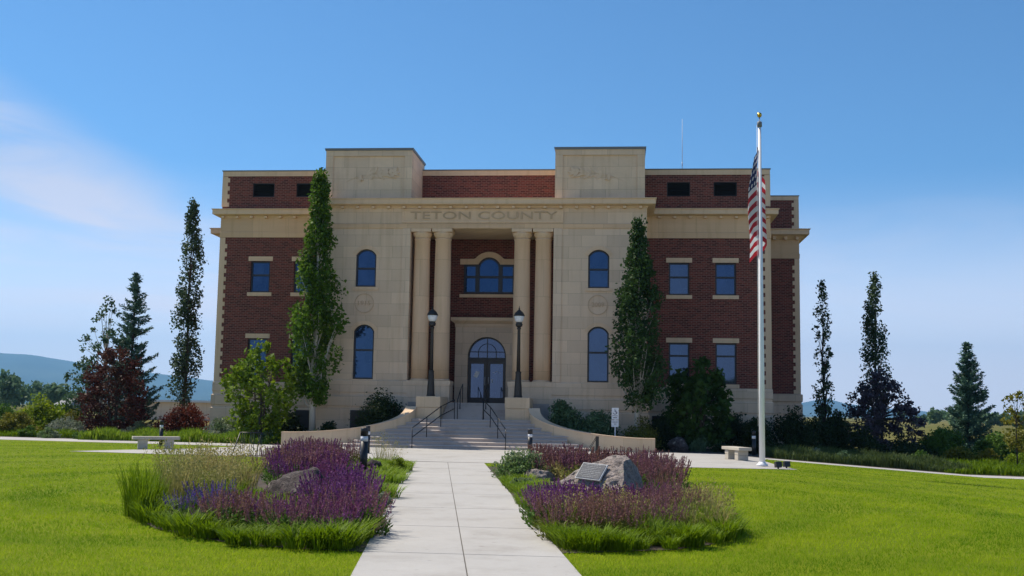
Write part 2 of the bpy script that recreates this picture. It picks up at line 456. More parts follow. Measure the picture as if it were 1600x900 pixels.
# ------------------------------------------------------------------ mesh builder
class MB:
    def __init__(self):
        self.v, self.f, self.s = [], [], []

    def add(self, verts, faces, smooth=False):
        o = len(self.v)
        self.v += [tuple(p) for p in verts]
        for fa in faces:
            self.f.append(tuple(i + o for i in fa))
            self.s.append(smooth)
        return self

    def box(self, x0, x1, y0, y1, z0, z1):
        return self.add([(x0, y0, z0), (x1, y0, z0), (x1, y1, z0), (x0, y1, z0), (x0, y0, z1), (x1, y0, z1), (x1, y1, z1), (x0, y1, z1)],
                        [(3, 2, 1, 0), (4, 5, 6, 7), (0, 1, 5, 4), (1, 2, 6, 5), (2, 3, 7, 6), (3, 0, 4, 7)])

    def obox(self, c, sx, sy, sz, m3):
        vs = []
        for dz in (-1, 1):
            for dx, dy in ((-1, -1), (1, -1), (1, 1), (-1, 1)):
                vs.append(Vector(c) + m3 @ Vector((dx * sx / 2, dy * sy / 2, dz * sz / 2)))
        return self.add(vs, [(3, 2, 1, 0), (4, 5, 6, 7), (0, 1, 5, 4), (1, 2, 6, 5), (2, 3, 7, 6), (3, 0, 4, 7)])

    def loft(self, x0, x1, y0, y1, loops):
        """rectangle footprint swept upward through (offset, z) loops, closed at both ends"""
        vs, fs = [], []
        for o, z in loops:
            vs += [(x0 - o, y0 - o, z), (x1 + o, y0 - o, z), (x1 + o, y1 + o, z), (x0 - o, y1 + o, z)]
        n = len(loops)
        for k in range(n - 1):
            for i in range(4):
                j = (i + 1) % 4
                fs.append((4 * k + i, 4 * k + j, 4 * k + 4 + j, 4 * k + 4 + i))
        fs.append((3, 2, 1, 0)); fs.append(tuple(4 * (n - 1) + i for i in range(4)))
        return self.add(vs, fs)

    def tube(self, pts, radii, n=8, smooth=True, cap=True):
        pts = [Vector(p) for p in pts]
        if not isinstance(radii, (list, tuple)):
            radii = [radii] * len(pts)
        vs, fs = [], []
        up = None
        for i, p in enumerate(pts):
            d = (pts[min(i + 1, len(pts) - 1)] - pts[max(i - 1, 0)])
            d = d.normalized() if d.length > 1e-9 else Vector((0, 0, 1))
            if up is None:
                up = Vector((1, 0, 0)) if abs(d.x) < 0.8 else Vector((0, 1, 0))
            a = (up - d * up.dot(d)).normalized()
            up = a
            b = d.cross(a)
            for k in range(n):
                t = 2 * PI * k / n
                vs.append(p + (a * math.cos(t) + b * math.sin(t)) * radii[i])
        for i in range(len(pts) - 1):
            for k in range(n):
                j = (k + 1) % n
                fs.append((i * n + k, i * n + j, i * n + n + j, i * n + n + k))
        if cap:
            fs.append(tuple(range(n - 1, -1, -1)))
            fs.append(tuple((len(pts) - 1) * n + k for k in range(n)))
        return self.add(vs, fs, smooth)

    def lathe(self, c, prof, n=24, smooth=True, caps=True):
        vs, fs = [], []
        for r, z in prof:
            for k in range(n):
                t = 2 * PI * k / n
                vs.append((c[0] + r * math.cos(t), c[1] + r * math.sin(t), c[2] + z))
        for i in range(len(prof) - 1):
            for k in range(n):
                j = (k + 1) % n
                fs.append((i * n + k, i * n + j, i * n + n + j, i * n + n + k))
        if caps:
            fs.append(tuple(range(n - 1, -1, -1)))
            fs.append(tuple((len(prof) - 1) * n + k for k in range(n)))
        return self.add(vs, fs, smooth)

    def prism(self, poly, y0, y1):
        """polygon in x,z pushed from y0 to y1"""
        n = len(poly)
        vs = [(x, y0, z) for x, z in poly] + [(x, y1, z) for x, z in poly]
        fs = [tuple(range(n)), tuple(range(2 * n - 1, n - 1, -1))]
        for i in range(n):
            j = (i + 1) % n
            fs.append((j, i, n + i, n + j))
        return self.add(vs, fs)

    def vprism(self, poly, z0, z1):
        """polygon in x,y pushed from z0 to z1"""
        n = len(poly)
        vs = [(x, y, z0) for x, y in poly] + [(x, y, z1) for x, y in poly]
        fs = [tuple(range(n - 1, -1, -1)), tuple(range(n, 2 * n))]
        for i in range(n):
            j = (i + 1) % n
            fs.append((i, j, n + j, n + i))
        return self.add(vs, fs)

    def wall(self, x0, x1, z0, z1, y, holes, depth):
        """wall face in the plane y with real openings (x0, x1, z0, z1, rise of the arch) and their reveals"""
        xs = sorted({x0, x1, *[h[0] for h in holes], *[h[1] for h in holes]})
        zs = sorted({z0, z1, *[h[2] for h in holes], *[h[3] for h in holes]})
        for a, b in zip(xs, xs[1:]):
            for c, d in zip(zs, zs[1:]):
                mx_, mz_ = (a + b) / 2, (c + d) / 2
                if any(h[0] < mx_ < h[1] and h[2] < mz_ < h[3] for h in holes):
                    continue
                self.add([(a, y, c), (b, y, c), (b, y, d), (a, y, d)], [(0, 1, 2, 3)])
        for hx0, hx1, hz0, hz1, rise in holes:
            arc = arch(hx0, hx1, hz1, rise)
            out = [(hx0, hz0)] + arc + [(hx1, hz0)]
            if rise:
                cx = (hx0 + hx1) / 2
                for p, q in zip(arc, arc[1:]):
                    if (p[0] + q[0]) / 2 < cx:
                        self.add([(hx0, y, hz1), (p[0], y, p[1]), (q[0], y, q[1])], [(0, 1, 2)])
                    else:
                        self.add([(hx1, y, hz1), (p[0], y, p[1]), (q[0], y, q[1])], [(0, 1, 2)])
            n = len(out)
            for i in range(n):
                p, q = out[i], out[(i + 1) % n]
                self.add([(p[0], y, p[1]), (q[0], y, q[1]), (q[0], y + depth, q[1]), (p[0], y + depth, p[1])], [(0, 1, 2, 3)])
        return self

    def build(self, name, mat, parent=None, fix=True):
        org = Vector((0, 0, 0))
        if parent is not None:
            org = world_loc(parent)
        me = bpy.data.meshes.new(name)
        me.from_pydata([(x - org.x, y - org.y, z - org.z) for x, y, z in self.v], [], self.f)
        if any(self.s):
            me.polygons.foreach_set('use_smooth', self.s)
        if fix:
            bm = bmesh.new(); bm.from_mesh(me)
            bmesh.ops.recalc_face_normals(bm, faces=bm.faces)
            bm.to_mesh(me); bm.free()
        me.materials.append(mat)
        o = bpy.data.objects.new(name, me)
        COL.objects.link(o)
        if parent is not None:
            o.parent = parent
        return o


def arch(x0, x1, z, rise, n=18):
    """points of an arch from left springing to right, its crown at z"""
    if not rise:
        return [(x0, z), (x1, z)]
    w = (x1 - x0) / 2
    r = (w * w + rise * rise) / (2 * rise)
    cx, cz = (x0 + x1) / 2, z - r
    a = math.asin(min(1, w / r))
    if rise > w:
        a = PI - a
    return [(cx + r * math.sin(-a + 2 * a * i / n), cz + r * math.cos(-a + 2 * a * i / n)) for i in range(n + 1)]


def world_loc(o):
    p = Vector(o.location)
    while o.parent is not None:
        o = o.parent
        p = p + Vector(o.location)
    return p


def tag(o, label=None, cat=None, group=None, kind=None):
    if label: o['label'] = label
    if cat: o['category'] = cat
    if group: o['group'] = group
    if kind: o['kind'] = kind
    return o


def empty(name, loc, label=None, cat=None, group=None):
    o = bpy.data.objects.new(name, None)
    o.empty_display_size = 0.3
    o.location = loc
    COL.objects.link(o)
    return tag(o, label, cat, group)


def dup(root, loc, rz=0.0, scale=1.0, label=None, group=None):
    """copy of a thing with copies of its parts and sub-parts"""
    r = root.copy(); COL.objects.link(r)
    r.location = loc; r.rotation_euler = (0, 0, rz)
    r.scale = scale if isinstance(scale, (tuple, list)) else (scale,) * 3
    if label: r['label'] = label
    if group: r['group'] = group
    for ch in list(root.children):
        c = ch.copy(); COL.objects.link(c); c.parent = r
        for g in list(ch.children):
            d = g.copy(); COL.objects.link(d); d.parent = c
    return r


def fast_mesh(name, verts, nper, mat, parent=None, faces_idx=None):
    """many loose polygons of nper corners from one numpy array (k*nper, 3)"""
    verts = np.asarray(verts, dtype=np.float32).reshape(-1, 3)
    if parent is not None:
        verts = verts - np.array(world_loc(parent), dtype=np.float32)
    nv = len(verts)
    nf = nv // nper
    me = bpy.data.meshes.new(name)
    me.vertices.add(nv); me.loops.add(nv); me.polygons.add(nf)
    me.vertices.foreach_set('co', verts.ravel())
    me.loops.foreach_set('vertex_index', np.arange(nv, dtype=np.int32))
    me.polygons.foreach_set('loop_start', np.arange(0, nv, nper, dtype=np.int32))
    me.polygons.foreach_set('loop_total', np.full(nf, nper, dtype=np.int32))
    me.update(calc_edges=True)
    me.validate()
    me.materials.append(mat)
    o = bpy.data.objects.new(name, me)
    COL.objects.link(o)
    if parent is not None:
        o.parent = parent
    return o


def text_mesh(name, body, x0, x1, z0, z1, y, depth, mat, parent, offset=0.0):
    """lettering in the plane y, stretched to fill the box x0..x1, z0..z1"""
    cu = bpy.data.curves.new(name, 'FONT')
    cu.body = body
    cu.size = 1
    cu.extrude = 0.5
    cu.offset = offset
    cu.resolution_u = 4
    tmp = bpy.data.objects.new(name, cu)
    COL.objects.link(tmp)
    dg = bpy.context.evaluated_depsgraph_get()
    me = bpy.data.meshes.new_from_object(tmp.evaluated_get(dg))
    bpy.data.objects.remove(tmp)
    co = np.empty(len(me.vertices) * 3, dtype=np.float32)
    me.vertices.foreach_get('co', co)
    co = co.reshape(-1, 3)
    lo, hi = co.min(0), co.max(0)
    org = world_loc(parent) if parent else Vector((0, 0, 0))
    out = np.empty_like(co)
    out[:, 0] = x0 + (co[:, 0] - lo[0]) / (hi[0] - lo[0]) * (x1 - x0) - org.x
    out[:, 2] = z0 + (co[:, 1] - lo[1]) / (hi[1] - lo[1]) * (z1 - z0) - org.z
    out[:, 1] = y - (co[:, 2] - lo[2]) / (hi[2] - lo[2]) * depth - org.y
    me.vertices.foreach_set('co', out.ravel())
    me.update()
    me.materials.clear(); me.materials.append(mat)
    o = bpy.data.objects.new(name, me)
    COL.objects.link(o)
    if parent: o.parent = parent
    return o


# ------------------------------------------------------------------ ground sheets
def sheet(name, poly, off, mat, label=None):
    bm = bmesh.new()
    vs = [bm.verts.new((x, y, 0)) for x, y in poly]
    bm.faces.new(vs)
    bmesh.ops.triangulate(bm, faces=bm.faces[:])
    for k in KX:
        bmesh.ops.bisect_plane(bm, geom=bm.verts[:] + bm.edges[:] + bm.faces[:], plane_co=(k, 0, 0), plane_no=(1, 0, 0))
    for v in bm.verts:
        v.co.z = gz(v.co.x) + off
    bmesh.ops.recalc_face_normals(bm, faces=bm.faces)
    if bm.faces[:] and bm.faces[:][0].normal.z < 0:
        bmesh.ops.reverse_faces(bm, faces=bm.faces)
    me = bpy.data.meshes.new(name)
    bm.to_mesh(me); bm.free()
    me.materials.append(mat)
    o = bpy.data.objects.new(name, me)
    COL.objects.link(o)
    return tag(o, kind='structure')


def inside(poly, x, y):
    r = np.zeros(len(x), dtype=bool)
    n = len(poly)
    for i in range(n):
        x1, y1 = poly[i]; x2, y2 = poly[(i + 1) % n]
        c = ((y1 > y) != (y2 > y)) & (x < (x2 - x1) * (y - y1) / (y2 - y1 + 1e-12) + x1)
        r ^= c
    return r


FAR = 16000
sheet('ground', [(-FAR, -200), (FAR, -200), (FAR, FAR), (-FAR, FAR)], -0.03, M['field'])
LAWN = [(-45, 2), (34, 2), (34, 39), (15.3, 42.75), (5.9, 46.7), (-14, 49.2), (-20, 50.2), (-45, 55)]
sheet('lawn', LAWN, 0.0, M['lawn'])
WDIR = Vector((-3.88, 24.3)).normalized()
WL0, WR0 = Vector((-2.63, 11.22)), Vector((-0.34, 11.5))


def on_walk(side, y):
    p = WL0 if side < 0 else WR0
    return (p.x + WDIR.x / WDIR.y * (y - p.y), y)


WALK = [on_walk(-1, 4), on_walk(1, 4), on_walk(1, 36.4), on_walk(-1, 36.4)]
PLAZA = [(-19.2, 38.1), (-17.5, 37.8), (-14.3, 37.15), (-10.2, 36.6), (-6.6, 36.0), (-4.3, 35.8), (0.7, 35.7), (4.4, 35.7), (5.75, 37.0),
         (5.5, 40.2), (5.45, 43.6), (6.1, 46.4), (5.3, 47.3), (3.7, 48.6), (1.3, 49.25), (-4, 50.4), (-11, 50.4), (-14.85, 49.4),
         (-15.6, 47.0), (-16.2, 43.6), (-17.0, 41.6), (-18.2, 40.2)]
sheet('plaza', PLAZA, 0.012, M['walk'])
PATH_L = [(-45, 55.8), (-45, 53.8), (-27.9, 49.0), (-18.7, 47.0), (-15.6, 46.6), (-15.0, 49.0), (-20.2, 50.4), (-30, 52.9)]
PATH_R = [(5.9, 45.3), (9.5, 43.5), (14.6, 41.2), (34, 37.6), (34, 39.4), (14.9, 42.9), (9.6, 45.2), (6.0, 47.0)]
sheet('path', PATH_L, 0.008, M['walk'])
sheet('path', PATH_R, 0.008, M['walk'])
sheet('walk_base', WALK, 0.006, M['joint'])
slab = MB()
cuts = [4, 6.7, 9.8, 12.99, 16.0, 19.0, 22.25, 25.4, 28.6, 31.8, 35.6]
for a, b in zip(cuts, cuts[1:]):
    for s0, s1 in ((0.0, 0.497), (0.503, 1.0)):
        q = []
        for s, y in ((s0, a + 0.012), (s1, a + 0.012), (s1, b - 0.012), (s0, b - 0.012)):
            l, r = on_walk(-1, y), on_walk(1, y)
            q.append((l[0] + (r[0] - l[0]) * s, y))
        slab.vprism(q, 0.0, 0.016)
tag(slab.build('walk', M['walk']), kind='structure')
BED_L = [on_walk(-1, 13.0), (-3.56, 12.94), (-4.5, 13.16), (-5.3, 13.85), (-6.24, 14.7), (-6.9, 15.7), (-7.9, 18), (-8.5, 20.5), (-8.9, 24),
         (-9.1, 28), (-8.6, 31.5), (-7.6, 33.4), on_walk(-1, 34.2)]
BED_R = [on_walk(1, 13.4), (0, 13.5), (.74, 13.9), (1.35, 14.7), (1.7, 15.6), (1.75, 17), (1.6, 19.5), (1.4, 24), (1.1, 28), (.6, 31), (-1, 33.2),
         on_walk(1, 33.6)]
def pulled(poly, c, d):
    return [(x + (c[0] - x) / math.hypot(c[0] - x, c[1] - y) * d, y + (c[1] - y) / math.hypot(c[0] - x, c[1] - y) * d) for x, y in poly]


BED_L0, BED_R0 = pulled(BED_L[1:-1], (-5.4, 20), .16), pulled(BED_R[1:-1], (-.2, 20), .16)
sheet('planting_bed', [BED_L[0]] + BED_L0 + [BED_L[-1]], 0.010, M['soil'])
sheet('planting_bed', [BED_R[0]] + BED_R0 + [BED_R[-1]], 0.010, M['soil'])
sheet('planting_bed', [(-45, 55.2), (-30, 52.9), (-20.2, 50.42), (-15.0, 49.5), (-11, 50.5), (-11, 62), (-30, 70), (-45, 70)], 0.010, M['soil'])
sheet('planting_bed', [(-2, 50.3), (1.3, 49.3), (3.7, 48.65), (5.4, 47.4), (6.1, 47.0), (9.7, 45.3), (15.1, 42.9), (34, 39.5), (34, 62), (-2, 62)], 0.010, M['soil'])

# lawn blades: short, denser and finer near the viewer
def lawn_blades():
    out = []
    for y0, y1, dens, hgt, wid in ((9.5, 14, 1300, .040, .0065), (14, 20, 620, .045, .010), (20, 28, 260, .042, .016), (28, 47, 110, .030, .024)):
        x0, x1 = -0.62 * y1 - 1, 0.44 * y1 + 1
        n = int((x1 - x0) * (y1 - y0) * dens)
        x = RNG.uniform(x0, x1, n); y = RNG.uniform(y0, y1, n)
        k = (x > -0.60 * y - 0.6) & (x < 0.42 * y + 0.6) & inside(LAWN, x, y)
        for p in (WALK, PLAZA, BED_L0, BED_R0, PATH_L, PATH_R):
            k &= ~inside(p, x, y)
        x, y = x[k], y[k]
        n = len(x)
        z = -0.05 * (np.clip(x, *KX) - KX[0])
        a = RNG.uniform(0, 2 * PI, n)
        h = hgt * RNG.uniform(.5, 1.15, n); w = wid * RNG.uniform(.6, 1.2, n)
        lean = RNG.normal(0, .5, (n, 2)) * h[:, None]
        b1 = np.stack([x - np.cos(a) * w / 2, y - np.sin(a) * w / 2, z], 1)
        b2 = np.stack([x + np.cos(a) * w / 2, y + np.sin(a) * w / 2, z], 1)
        tp = np.stack([x + lean[:, 0], y + lean[:, 1], z + h], 1)
        out.append(np.stack([b1, b2, tp], 1).reshape(-1, 3))
    return np.concatenate(out)


tag(fast_mesh('lawn_grass', lawn_blades(), 3, M['gr_lawn']), 'short green lawn grass around the walk and beds', 'grass', kind='stuff')


# ------------------------------------------------------------------ mountains and haze
def mountains(name, ridge, Y, deep, seed):
    """a real range: ridge line at distance Y, falling towards the viewer over several spurs"""
    rng = np.random.default_rng(seed)
    us = np.linspace(ridge[0][0], ridge[-1][0], 150)
    vs = np.interp(us, [p[0] for p in ridge], [p[1] for p in ridge])
    m = MB()
    rows = 14
    ph = rng.uniform(0, 6.28, 12)
    for i, (u, v) in enumerate(zip(us, vs)):
        top = at(u, v, Y)
        for k in range(rows):
            s = k / (rows - 1)
            sp = sum(math.sin(u * f_ * .02 + ph[j] + s * 2) / (j + 1) for j, f_ in enumerate((.7, 1.3, 2.9, 5.1)))
            z = max(-3, top.z * (1 - s) ** 1.25 * (1 + .22 * s * sp) + (0 if k else top.z * .012 * sp))
            m.v.append((top.x * (1 - s * deep / Y), Y - deep * s, z if k < rows - 1 else -3))
    for i in range(len(us) - 1):
        for k in range(rows - 1):
            a = i * rows + k
            m.f.append((a, a + 1, a + rows + 1, a + rows)); m.s.append(True)
    return tag(m.build(name, M['hill'], fix=False), kind='structure')


m_, t_, b_ = nt('wooded_mountain')
p_ = position(t_)
t_.links.new(mix(t_, noise(t_, 0.0016, 5, p_), (0.016, 0.034, 0.030), (0.060, 0.085, 0.065)), b_.inputs['Base Color'])
b_.inputs['Roughness'].default_value = 1.0
b_.inputs['Specular IOR Level'].default_value = 0.0
M['hill'] = m_
mountains('mountains', [(-500, 545), (-200, 545), (0, 552), (60, 557), (120, 566), (180, 576), (240, 583), (300, 590), (340, 595), (500, 610), (700, 618)], 9000, 3000, 3)
mountains('mountains', [(900, 640), (1100, 634), (1200, 632), (1255, 629), (1290, 622), (1320, 630), (1370, 637), (1440, 642), (1500, 650), (1600, 652), (2000, 650)], 10800, 2500, 5)

HAZE_DENSITY = 1.0e-4
hz = MB().box(-12000, 12000, -150, 11500, -1.6, 720)
hm = bpy.data.materials.new('haze_air')
hm.use_nodes = True
hn = hm.node_tree
for n in list(hn.nodes):
    if n.type != 'OUTPUT_MATERIAL':
        hn.nodes.remove(n)
hv = hn.nodes.new('ShaderNodeVolumePrincipled')
hv.inputs['Color'].default_value = (0.30, 0.62, 1.0, 1)
hv.inputs['Density'].default_value = HAZE_DENSITY
hv.inputs['Anisotropy'].default_value = 0.2
hn.links.new(hv.outputs[0], hn.nodes['Material Output'].inputs['Volume'])
tag(hz.build('haze', hm), kind='stuff')


# ------------------------------------------------------------------ the courthouse
A = -6.56                                           # its axis
YC, YM, YW, YB = 53.0, 56.0, 63.0, 56.4             # central block, brick wings, side blocks, back of the porch
house = empty('courthouse', (A, YC, 0), 'two storey courthouse of limestone and dark red brick with columned porch', 'building')


def X(x):
    return A + x


def ring(mb, outer, inner, y0, y1):
    """flat ring between two outlines of equal length in x,z, from y0 (front) to y1"""
    n = len(outer)
    vs = [(x, y0, z) for x, z in outer] + [(x, y0, z) for x, z in inner] + [(x, y1, z) for x, z in outer] + [(x, y1, z) for x, z in inner]
    fs = []
    for i in range(n):
        j = (i + 1) % n
        fs += [(i, j, n + j, n + i), (i, 2 * n + i, 2 * n + j, j), (n + i, n + j, 3 * n + j, 3 * n + i), (2 * n + i, 3 * n + i, 3 * n + j, 2 * n + j)]
    mb.add(vs, fs)


def outline(x0, x1, z0, z1, rise):
    return [(x0, z0)] + arch(x0, x1, z1, rise) + [(x1, z0)]


def window(cx, z0, z1, w, rise, y, bars, glass, lintel=True, label=None):
    """frame with its pane, sill and lintel or hood"""
    x0, x1 = X(cx) - w / 2, X(cx) + w / 2
    f = MB()
    t = 0.075
    o = outline(x0 + .002, x1 - .002, z0 + .002, z1 - .002, rise)
    i = outline(x0 + t, x1 - t, z0 + t, z1 - t, rise * (w - 2 * t) / w)
    ring(f, o, i, y + .09, y + .19)
    for zb in bars:
        f.box(x0 + t - .01, x1 - t + .01, y + .095, y + .185, zb - .045, zb + .045)
    fo = f.build('window', M['frame'], house)
    p = MB()
    g = outline(x0 + .02, x1 - .02, z0 + .02, z1 - .02, rise)
    ta, tb = random.uniform(-.018, .012), random.uniform(-.010, .010)
    zm, zs_ = (z0 + z1) / 2, (bars[0] if bars else z1)
    lo_g = [(x0 + .02, z0 + .02), (x0 + .02, zs_), (x1 - .02, zs_), (x1 - .02, z0 + .02)]
    up_g = [(x0 + .02, zs_)] + [q for q in g if q[1] > zs_] + [(x1 - .02, zs_)]
    tc2 = ta + random.uniform(-.012, .012)
    p.add([(x, y + .15 + tc2 * (z - zm) + tb * (x - X(cx)), z) for x, z in lo_g], [(0, 1, 2, 3)])
    p.add([(x, y + .148 + ta * (z - zm) + tb * (x - X(cx)), z) for x, z in up_g], [tuple(range(len(up_g)))])
    p.build('pane', glass, fo, fix=False)
    s = MB()
    if lintel:
        s.box(x0 - .13, x1 + .13, y - .05, y + .12, z0 - .19, z0 - .004)
        s.build('sill', M['stone_trim'], fo)
        l = MB().box(x0 - .13, x1 + .13, y - .035, y + .12, z1 + .012, z1 + .245)
        l.build('lintel', M['stone_trim'], fo)
    else:
        s.box(x0 - .14, x1 + .14, y - .045, y + .12, z0 - .16, z0 - .004)
        s.build('sill', M['stone_trim'], fo)
        h = MB()
        a0 = arch(x0, x1, z1 + .004, rise)
        a1 = arch(x0 - .16, x1 + .16, z1 + .19, rise + .08)
        ring(h, a0 + [(x1, z1 - rise - .0)][:0] + [], a1, y - .03, y + .05) if False else None
        n = len(a0)
        vs = [(x, y - .035, z) for x, z in a0] + [(x, y - .035, z) for x, z in a1] + [(x, y + .05, z) for x, z in a0] + [(x, y + .05, z) for x, z in a1]
        fs = []
        for k in range(n - 1):
            fs += [(k, k + 1, n + k + 1, n + k), (n + k, n + k + 1, 3 * n + k + 1, 3 * n + k), (k, 2 * n + k, 2 * n + k + 1, k + 1)]
        fs += [(0, n, 3 * n, 2 * n), (n - 1, 3 * n - 1, 4 * n - 1, 2 * n - 1)]
        h.add(vs, fs)
        h.build('hood', M['stone_trim'], fo)
    return fo


# central block of limestone
cw = MB()
holes = [(X(-3.47), X(3.47), 2.03, 10.4, 0)]
for s in (-1, 1):
    c = X(5.63 * s)
    holes += [(c - .5, c + .5, 7.54, 9.38, .30), (c - .5, c + .5, 3.08, 5.71, .32)]
cw.wall(X(-7.9), X(7.9), 0, 11.45, YC, holes[:1], YB - YC)
cw = MB()
# the openings of the windows have shallow reveals, the porch a deep one
tmp = MB().wall(X(-7.9), X(7.9), 0, 11.45, YC, holes, .24)
cw.v, cw.f, cw.s = tmp.v, tmp.f, tmp.s
for s in (-1, 1):
    cw.add([(X(3.47 * s), YC + .24, 2.03), (X(3.47 * s), YB + .1, 2.03), (X(3.47 * s), YB + .1, 10.4), (X(3.47 * s), YC + .24, 10.4)], [(0, 1, 2, 3)])
    cw.add([(X(7.9 * s), YC, 0), (X(7.9 * s), YM + .1, 0), (X(7.9 * s), YM + .1, 11.45), (X(7.9 * s), YC, 11.45)], [(0, 1, 2, 3)])
cw.add([(X(-3.47), YC + .24, 10.4), (X(3.47), YC + .24, 10.4), (X(3.47), YB + .1, 10.4), (X(-3.47), YB + .1, 10.4)], [(0, 1, 2, 3)])
cw.build('central_wall', M['ashlar'], house, fix=False)
for s in (-1, 1):
    for z0, z1, r, b in ((7.54, 9.38, .30, 8.44), (3.08, 5.71, .32, 4.48)):
        window(5.63 * s, z0, z1, 1.0, r, YC, (b,), M['glass'] if z0 > 5 or s < 0 else M['glass_pale'], False)
    # plinth courses of the central block
    b = MB()
    xa, xb = sorted((X(3.50 * s), X(7.9 * s)))
    b.loft(xa, xb, YC, YM - .3, [(.14, -.3), (.14, 1.62), (.09, 1.66), (.09, 1.76), (.13, 1.80), (.13, 2.26), (.06, 2.31), (.06, 2.42), (.09, 2.46), (.08, 3.0), (.03, 3.05)])
    b.build('plinth_course', M['ashlar'], house)
    # pilaster strip beside the porch
    MB().box(*sorted((X(3.475 * s), X(3.86 * s))), YC - .05, YC + .1, 3.06, 10.40).build('pilaster', M['ashlar'], house)
    # columns and their plinths
    pl = MB()
    xa, xb = sorted((X(1.40 * s), X(3.46 * s)))
    pl.box(xa, xb, YC - .10, YC + 1.0, 2.0, 2.86)
    pl.box(xa - .03, xb + (.0 if s > 0 else .03), YC - .13, YC + 1.03, 2.862, 3.05)
    pl.build('column_plinth', M['ashlar'], house)
    for cx in (2.96, 1.93):
        cc = (X(cx * s), YC + .43, 0)
        col = MB()
        col.lathe(cc, [(.415, 3.12), (.412, 4.4), (.405, 6.2), (.393, 8.2), (.378, 9.86), (.40, 9.88), (.40, 9.94), (.378, 9.96)], 28)
        co = col.build('column', M['drum'], house)
        cap = MB().lathe(cc, [(.38, 9.96), (.40, 10.02), (.46, 10.10), (.485, 10.18), (.485, 10.235)], 28)
        cap.box(cc[0] - .485, cc[0] + .485, cc[1] - .485, cc[1] + .485, 10.24, 10.395)
        cap.build('capital', M['stone_trim'], co)
        MB().lathe(cc, [(.46, 3.052), (.475, 3.08), (.46, 3.115), (.42, 3.14)], 28).build('base', M['stone_trim'], co)
# entablature over the porch
MB().box(X(-7.9) - .03, X(7.9) + .03, YC - .04, YC + .2, 10.405, 10.62).build('architrave', M['stone_panel'], house)
sp = MB()
ring(sp, [(X(-3.92), 10.68), (X(-3.92), 11.34), (X(3.92), 11.34), (X(3.92), 10.68)], [(X(-3.82), 10.76), (X(-3.82), 11.30), (X(3.82), 11.30), (X(3.82), 10.76)], YC - .06, YC + .05)
sp.box(X(-3.83), X(3.83), YC - .03, YC + .05, 10.75, 11.31)
sg = sp.build('name_panel', M['stone_trim'], house)
text_mesh('lettering', 'TETON COUNTY', X(-3.5), X(3.62), 10.845, 11.215, YC - .02, .05, m_stone('weathered_lettering', (0.50, 0.37, 0.245), 0, 0), sg, 0.0)  # letters in a darker tone than the panel stone


def cornice(x0, x1, y0, y1, z, over, brackets, name='cornice'):
    c = MB()
    c.loft(x0, x1, y0, y1, [(.0, z - .42), (.04, z - .40), (.06, z - .34), (over - .10, z - .30), (over - .02, z - .28), (over - .02, z - .06), (over + .03, z - .03), (over + .03, z), (.0, z + .01)])
    for bx in brackets:
        c.box(bx - .07, bx + .07, y0 - .24, y0 + .02, z - .46, z - .345)
    return c.build(name, M['stone_trim'], house)


cornice(X(-7.9), X(7.9), YC, YM + .8, 11.82, .42, [X(-7.6 + .76 * k) for k in range(21)])

# parapet towers with a carved sprig each
def sprig(mb, cx, cz, flip, y):
    """branch with long leaves in low relief"""
    r2 = random.Random(5)
    lay = [0]
    pts = []
    for k in range(13):
        t = k / 12
        pts.append((cx + flip * (-1.35 + 2.3 * t), cz - .28 + .55 * t + .10 * math.sin(t * 5)))
    for (xa, za), (xb, zb) in zip(pts, pts[1:]):
        mb.tube([(xa, y, za), (xb, y, zb)], .012, 5, cap=False)
    def leaf(px, pz, ang, ln, wd):
        dx, dz = math.cos(ang), math.sin(ang)
        pl_ = []
        for s, w in ((0, 0), (.25, .8), (.5, 1), (.75, .7), (1, 0), (.75, -.7), (.5, -1), (.25, -.8)):
            pl_.append((px + flip * (dx * s * ln - dz * w * wd), pz + dz * s * ln + dx * w * wd))
        lay[0] += 1                      # every leaf lies a little above the last
        mb.prism(pl_, y - .012 - .0016 * lay[0], y + .012)
    for k in range(5, 13):
        xa, za = pts[k]
        for sgn in (-1, 1):
            for q in range(2):
                leaf((xa - cx) / 1 * 1 + cx, za, sgn * r2.uniform(.25, .9) + .25, r2.uniform(.28, .46), r2.uniform(.045, .07))
    for q in range(4):
        leaf(pts[3][0], pts[3][1], -1.0 + q * .45, r2.uniform(.22, .34), .05)


for s in (-1, 1):
    xa, xb = sorted((X(3.5 * s), X(7.8 * s)))
    t = MB()
    pa, pb = xa + .36, xb - .36
    t.wall(xa, xb, 11.79, 14.27, YC + .02, [(pa, pb, 11.9, 13.99, 0)], .07)
    t.add([(pa, YC + .09, 11.9), (pb, YC + .09, 11.9), (pb, YC + .09, 13.99), (pa, YC + .09, 13.99)], [(0, 1, 2, 3)])
    for xx in (xa, xb):
        t.add([(xx, YC + .02, 11.79), (xx, YM + .5, 11.79), (xx, YM + .5, 14.27), (xx, YC + .02, 14.27)], [(0, 1, 2, 3)])
    t.add([(xa, YM + .5, 11.79), (xb, YM + .5, 11.79), (xb, YM + .5, 14.27), (xa, YM + .5, 14.27)], [(0, 1, 2, 3)])
    tw = t.build('parapet_tower', M['ashlar'], house, fix=False)
    MB().loft(xa, xb, YC + .02, YM + .5, [(.04, 14.27), (.05, 14.33), (.06, 14.35), (.06, 14.385), (-.2, 14.40)]).build('coping', M['coping'], tw)
    q = MB()
    # sprig() mirrors about cx with flip, the leaves lean towards the middle of the front
    sprig(q, (xa + xb) / 2 + (.25 if s < 0 else -.25), 13.02, 1 if s < 0 else -1, YC + .085)
    q.build('carved_sprig', M['stone'], tw)

